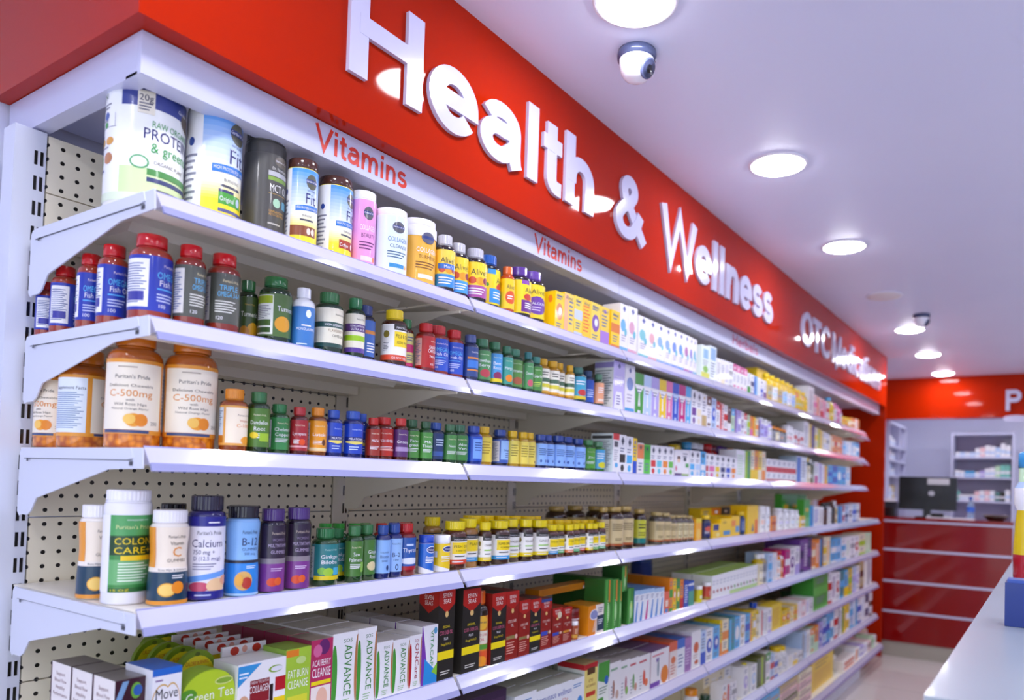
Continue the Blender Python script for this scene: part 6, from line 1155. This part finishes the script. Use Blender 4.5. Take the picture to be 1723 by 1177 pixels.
def open_unit(name, label, origin, w, h, shelves, rotz, cols, split=None):
    root = empty(name, origin, rotz); tag(root, label, 'shelving unit')
    d = 0.30
    b = MB(); b.box(0, w, d-0.012, d, 0, h, 'A9A3B8'); b.build('back_panel', 'printed_paper', root)
    for a in [0, w-0.03]+([split] if split else []):
        b = MB(); b.box(a, a+0.03, 0, d-0.0125, 0, h); b.build('side_panel', 'white_laminate', root)
    b = MB(); b.box(0.031, w-0.031, 0.001, d-0.013, h-0.03, h); b.build('top_panel', 'white_laminate', root)
    for z in shelves:
        b = MB(); b.box(0.031, w-0.031, 0.001, d-0.013, z-0.025, z); b.build('shelf_board', 'white_laminate', root)
    return root
# free-standing unit: built with its front toward -X
U0 = at(1601, 728, x=10.4); U1 = at(1708, 728, x=10.4)
uw, uh = abs(U0.y-U1.y), U0.z
uz = [at(1650, py, x=10.4).z for py in (768, 802, 842, 878)]
open_unit('medicine_shelving', 'white open shelving unit against the far dispensary wall', (10.4, U0.y, 0), uw, uh, uz, -math.pi/2, None)
SUX0 = at(1492, 760, y=0.30).x
SU1 = 10.35
sz = [at(1512, py, y=0.30).z for py in (752, 775, 800, 838)]
open_unit('medicine_shelving', 'tall white open shelving along the left dispensary wall', (SUX0+0.15, 0.30, 0), SU1-SUX0-0.15, at(1492, 704, y=0.30).z, sz, 0.0, None, 0.75)
cols = ['w', 'w', 'f', 'w', 'q', 'c', 'w', 'l', 'w', 'z']
ordn = ['first', 'second', 'third', 'fourth', 'fifth', 'sixth', 'seventh', 'eighth', 'ninth', 'tenth']
def pack(x, y, z, w, d, h, c, lab, grp, rz=0.0):
    b = MB(); b.box(-w/2, w/2, -d/2, d/2, 0.0003, h, c); b.box(-w/2-0.0004, w/2+0.0004, -d/2-0.0004, d/2, h*0.3, h*0.5, 'w' if c != 'w' else 'f')
    tag(b.build('medicine_carton', 'printed_paper', None, (x, y, z), rz), lab, 'carton', grp)
rn = random.Random(3)
lev = ['upper', 'second', 'third', 'lowest']
spec = [[('w', .05), ('f', .05), ('w', .05), ('f', .05), ('w', .09), ('q', .10), ('w', .12), ('w', .11), ('f', .10), ('w', .14), ('w', .12)],
        [('w', .07), ('w', .06), ('c', .06), ('c', .06), ('w', .05), ('l', .07), ('w', .09), ('w', .10), ('z', .12), ('74C0B0', .13), ('74C0B0', .13)],
        [('74C0B0', .10), ('w', .06), ('w', .06), ('w', .06), ('q', .10), ('w', .11), ('q', .11), ('w', .11), ('54807C', .10), ('k', .10), ('w', .12)]]
tone = {'w': 'white', 'f': 'pale blue', 'q': 'pale pink', 'c': 'sky blue', 'l': 'lilac', 'z': 'pale green', '74C0B0': 'mint green', '54807C': 'dark green', 'k': 'black'}
for j in range(3):
    n = len(spec[j]); st = (uw-0.09)/n
    for k, (c, h) in enumerate(spec[j]):
        pack(10.4+0.09, U0.y-0.045-st*(k+0.5), uz[j], 0.12, st*0.93, h*1.25, c, '%s medicine carton, %s board of the far unit, %s from its left' % (tone[c], lev[j], ordn[k] if k < 10 else 'last'), 'cartons on the far dispensary shelves')
for j in range(4):
    for k in range(10):
        x = SUX0+0.26+k*(SU1-SUX0-0.42)/9.5
        if abs(x-(SUX0+0.15+0.765)) < 0.09 or x > SU1-0.1: continue
        c = rn.choice(['w', 'w', 'f', 'w', 'l', 'y', 'c', 'w', 'q'])
        pack(x, 0.40, sz[j], 0.09, 0.1, min(rn.uniform(0.08, 0.17), (sz[j-1]-sz[j] if j else .3)-.045), c, '%s medicine carton, %s board of the left dispensary shelving, %s along' % (dict(tone, y='yellow')[c], lev[j], ordn[k]), 'cartons on the left dispensary shelving')

# ------------------------------------------------------------------ shelving on the near right
op = empty('display_shelving', (0.45, -1.275, 0)); tag(op, 'white shelving unit at the right edge, its long edge running away', 'shelving')
for z in (0.18, 0.60, 0.98, 1.35):
    b = MB(); b.box(0, 4.9, -0.42, 0.0, z-0.03, z); b.prism([(0, -0.002), (0.012, -0.03), (0.012, -0.045), (0, -0.045)], 'x', 0, 4.9); b.build('shelf_board', 'grey_laminate', op)
b = MB(); b.box(0, 4.9, -0.46, -0.421, 0.0, 1.40); b.build('back_panel', 'grey_laminate', op)
b = MB(); b.box(0.0, 4.9, -0.40, -0.03, 0.0, 0.1499, 'B8B2A4'); b.build('plinth', 'printed_paper', op)
BQ = at(1690, 1052, z=1.351)
b = MB(); b.box(0, 0.06, -0.07, 0.0, 0, 0.095, '12307E'); b.box(0.004, 0.056, -0.066, -0.004, 0.095, 0.102, '2A50A8'); tag(b.build('blue_carton', 'printed_paper', None, (BQ.x, BQ.y, 1.3505)), 'blurred deep blue box on the near right shelf', 'box')
def tallbottle(x, y, z, cols, lab):
    b = MB(); b.lathe([(0.03, 0), (0.034, 0.01), (0.036, 0.10), (0.030, 0.20), (0.026, 0.24), (0.034, 0.26), (0.034, 0.31), (0.022, 0.33), (0.022, 0.38)], 20, cols=cols)
    root = empty('pump_bottle', (x, y, z)); tag(root, lab, 'bottle'); b.build('body', 'moulded_plastic', root)
    b = MB(); b.lathe([(0.024, 0.375), (0.024, 0.42), (0.018, 0.425)], 20, col='3E9AD8'); b.build('cap', 'moulded_plastic', root)
tallbottle(2.05, -1.352, 1.3505, ['B01828', 'B01828', 'E2C21C', 'E2C21C', 'w', 'w', 'f', 'z'], 'blurred tall bottle banded red, yellow and white on the right shelf')
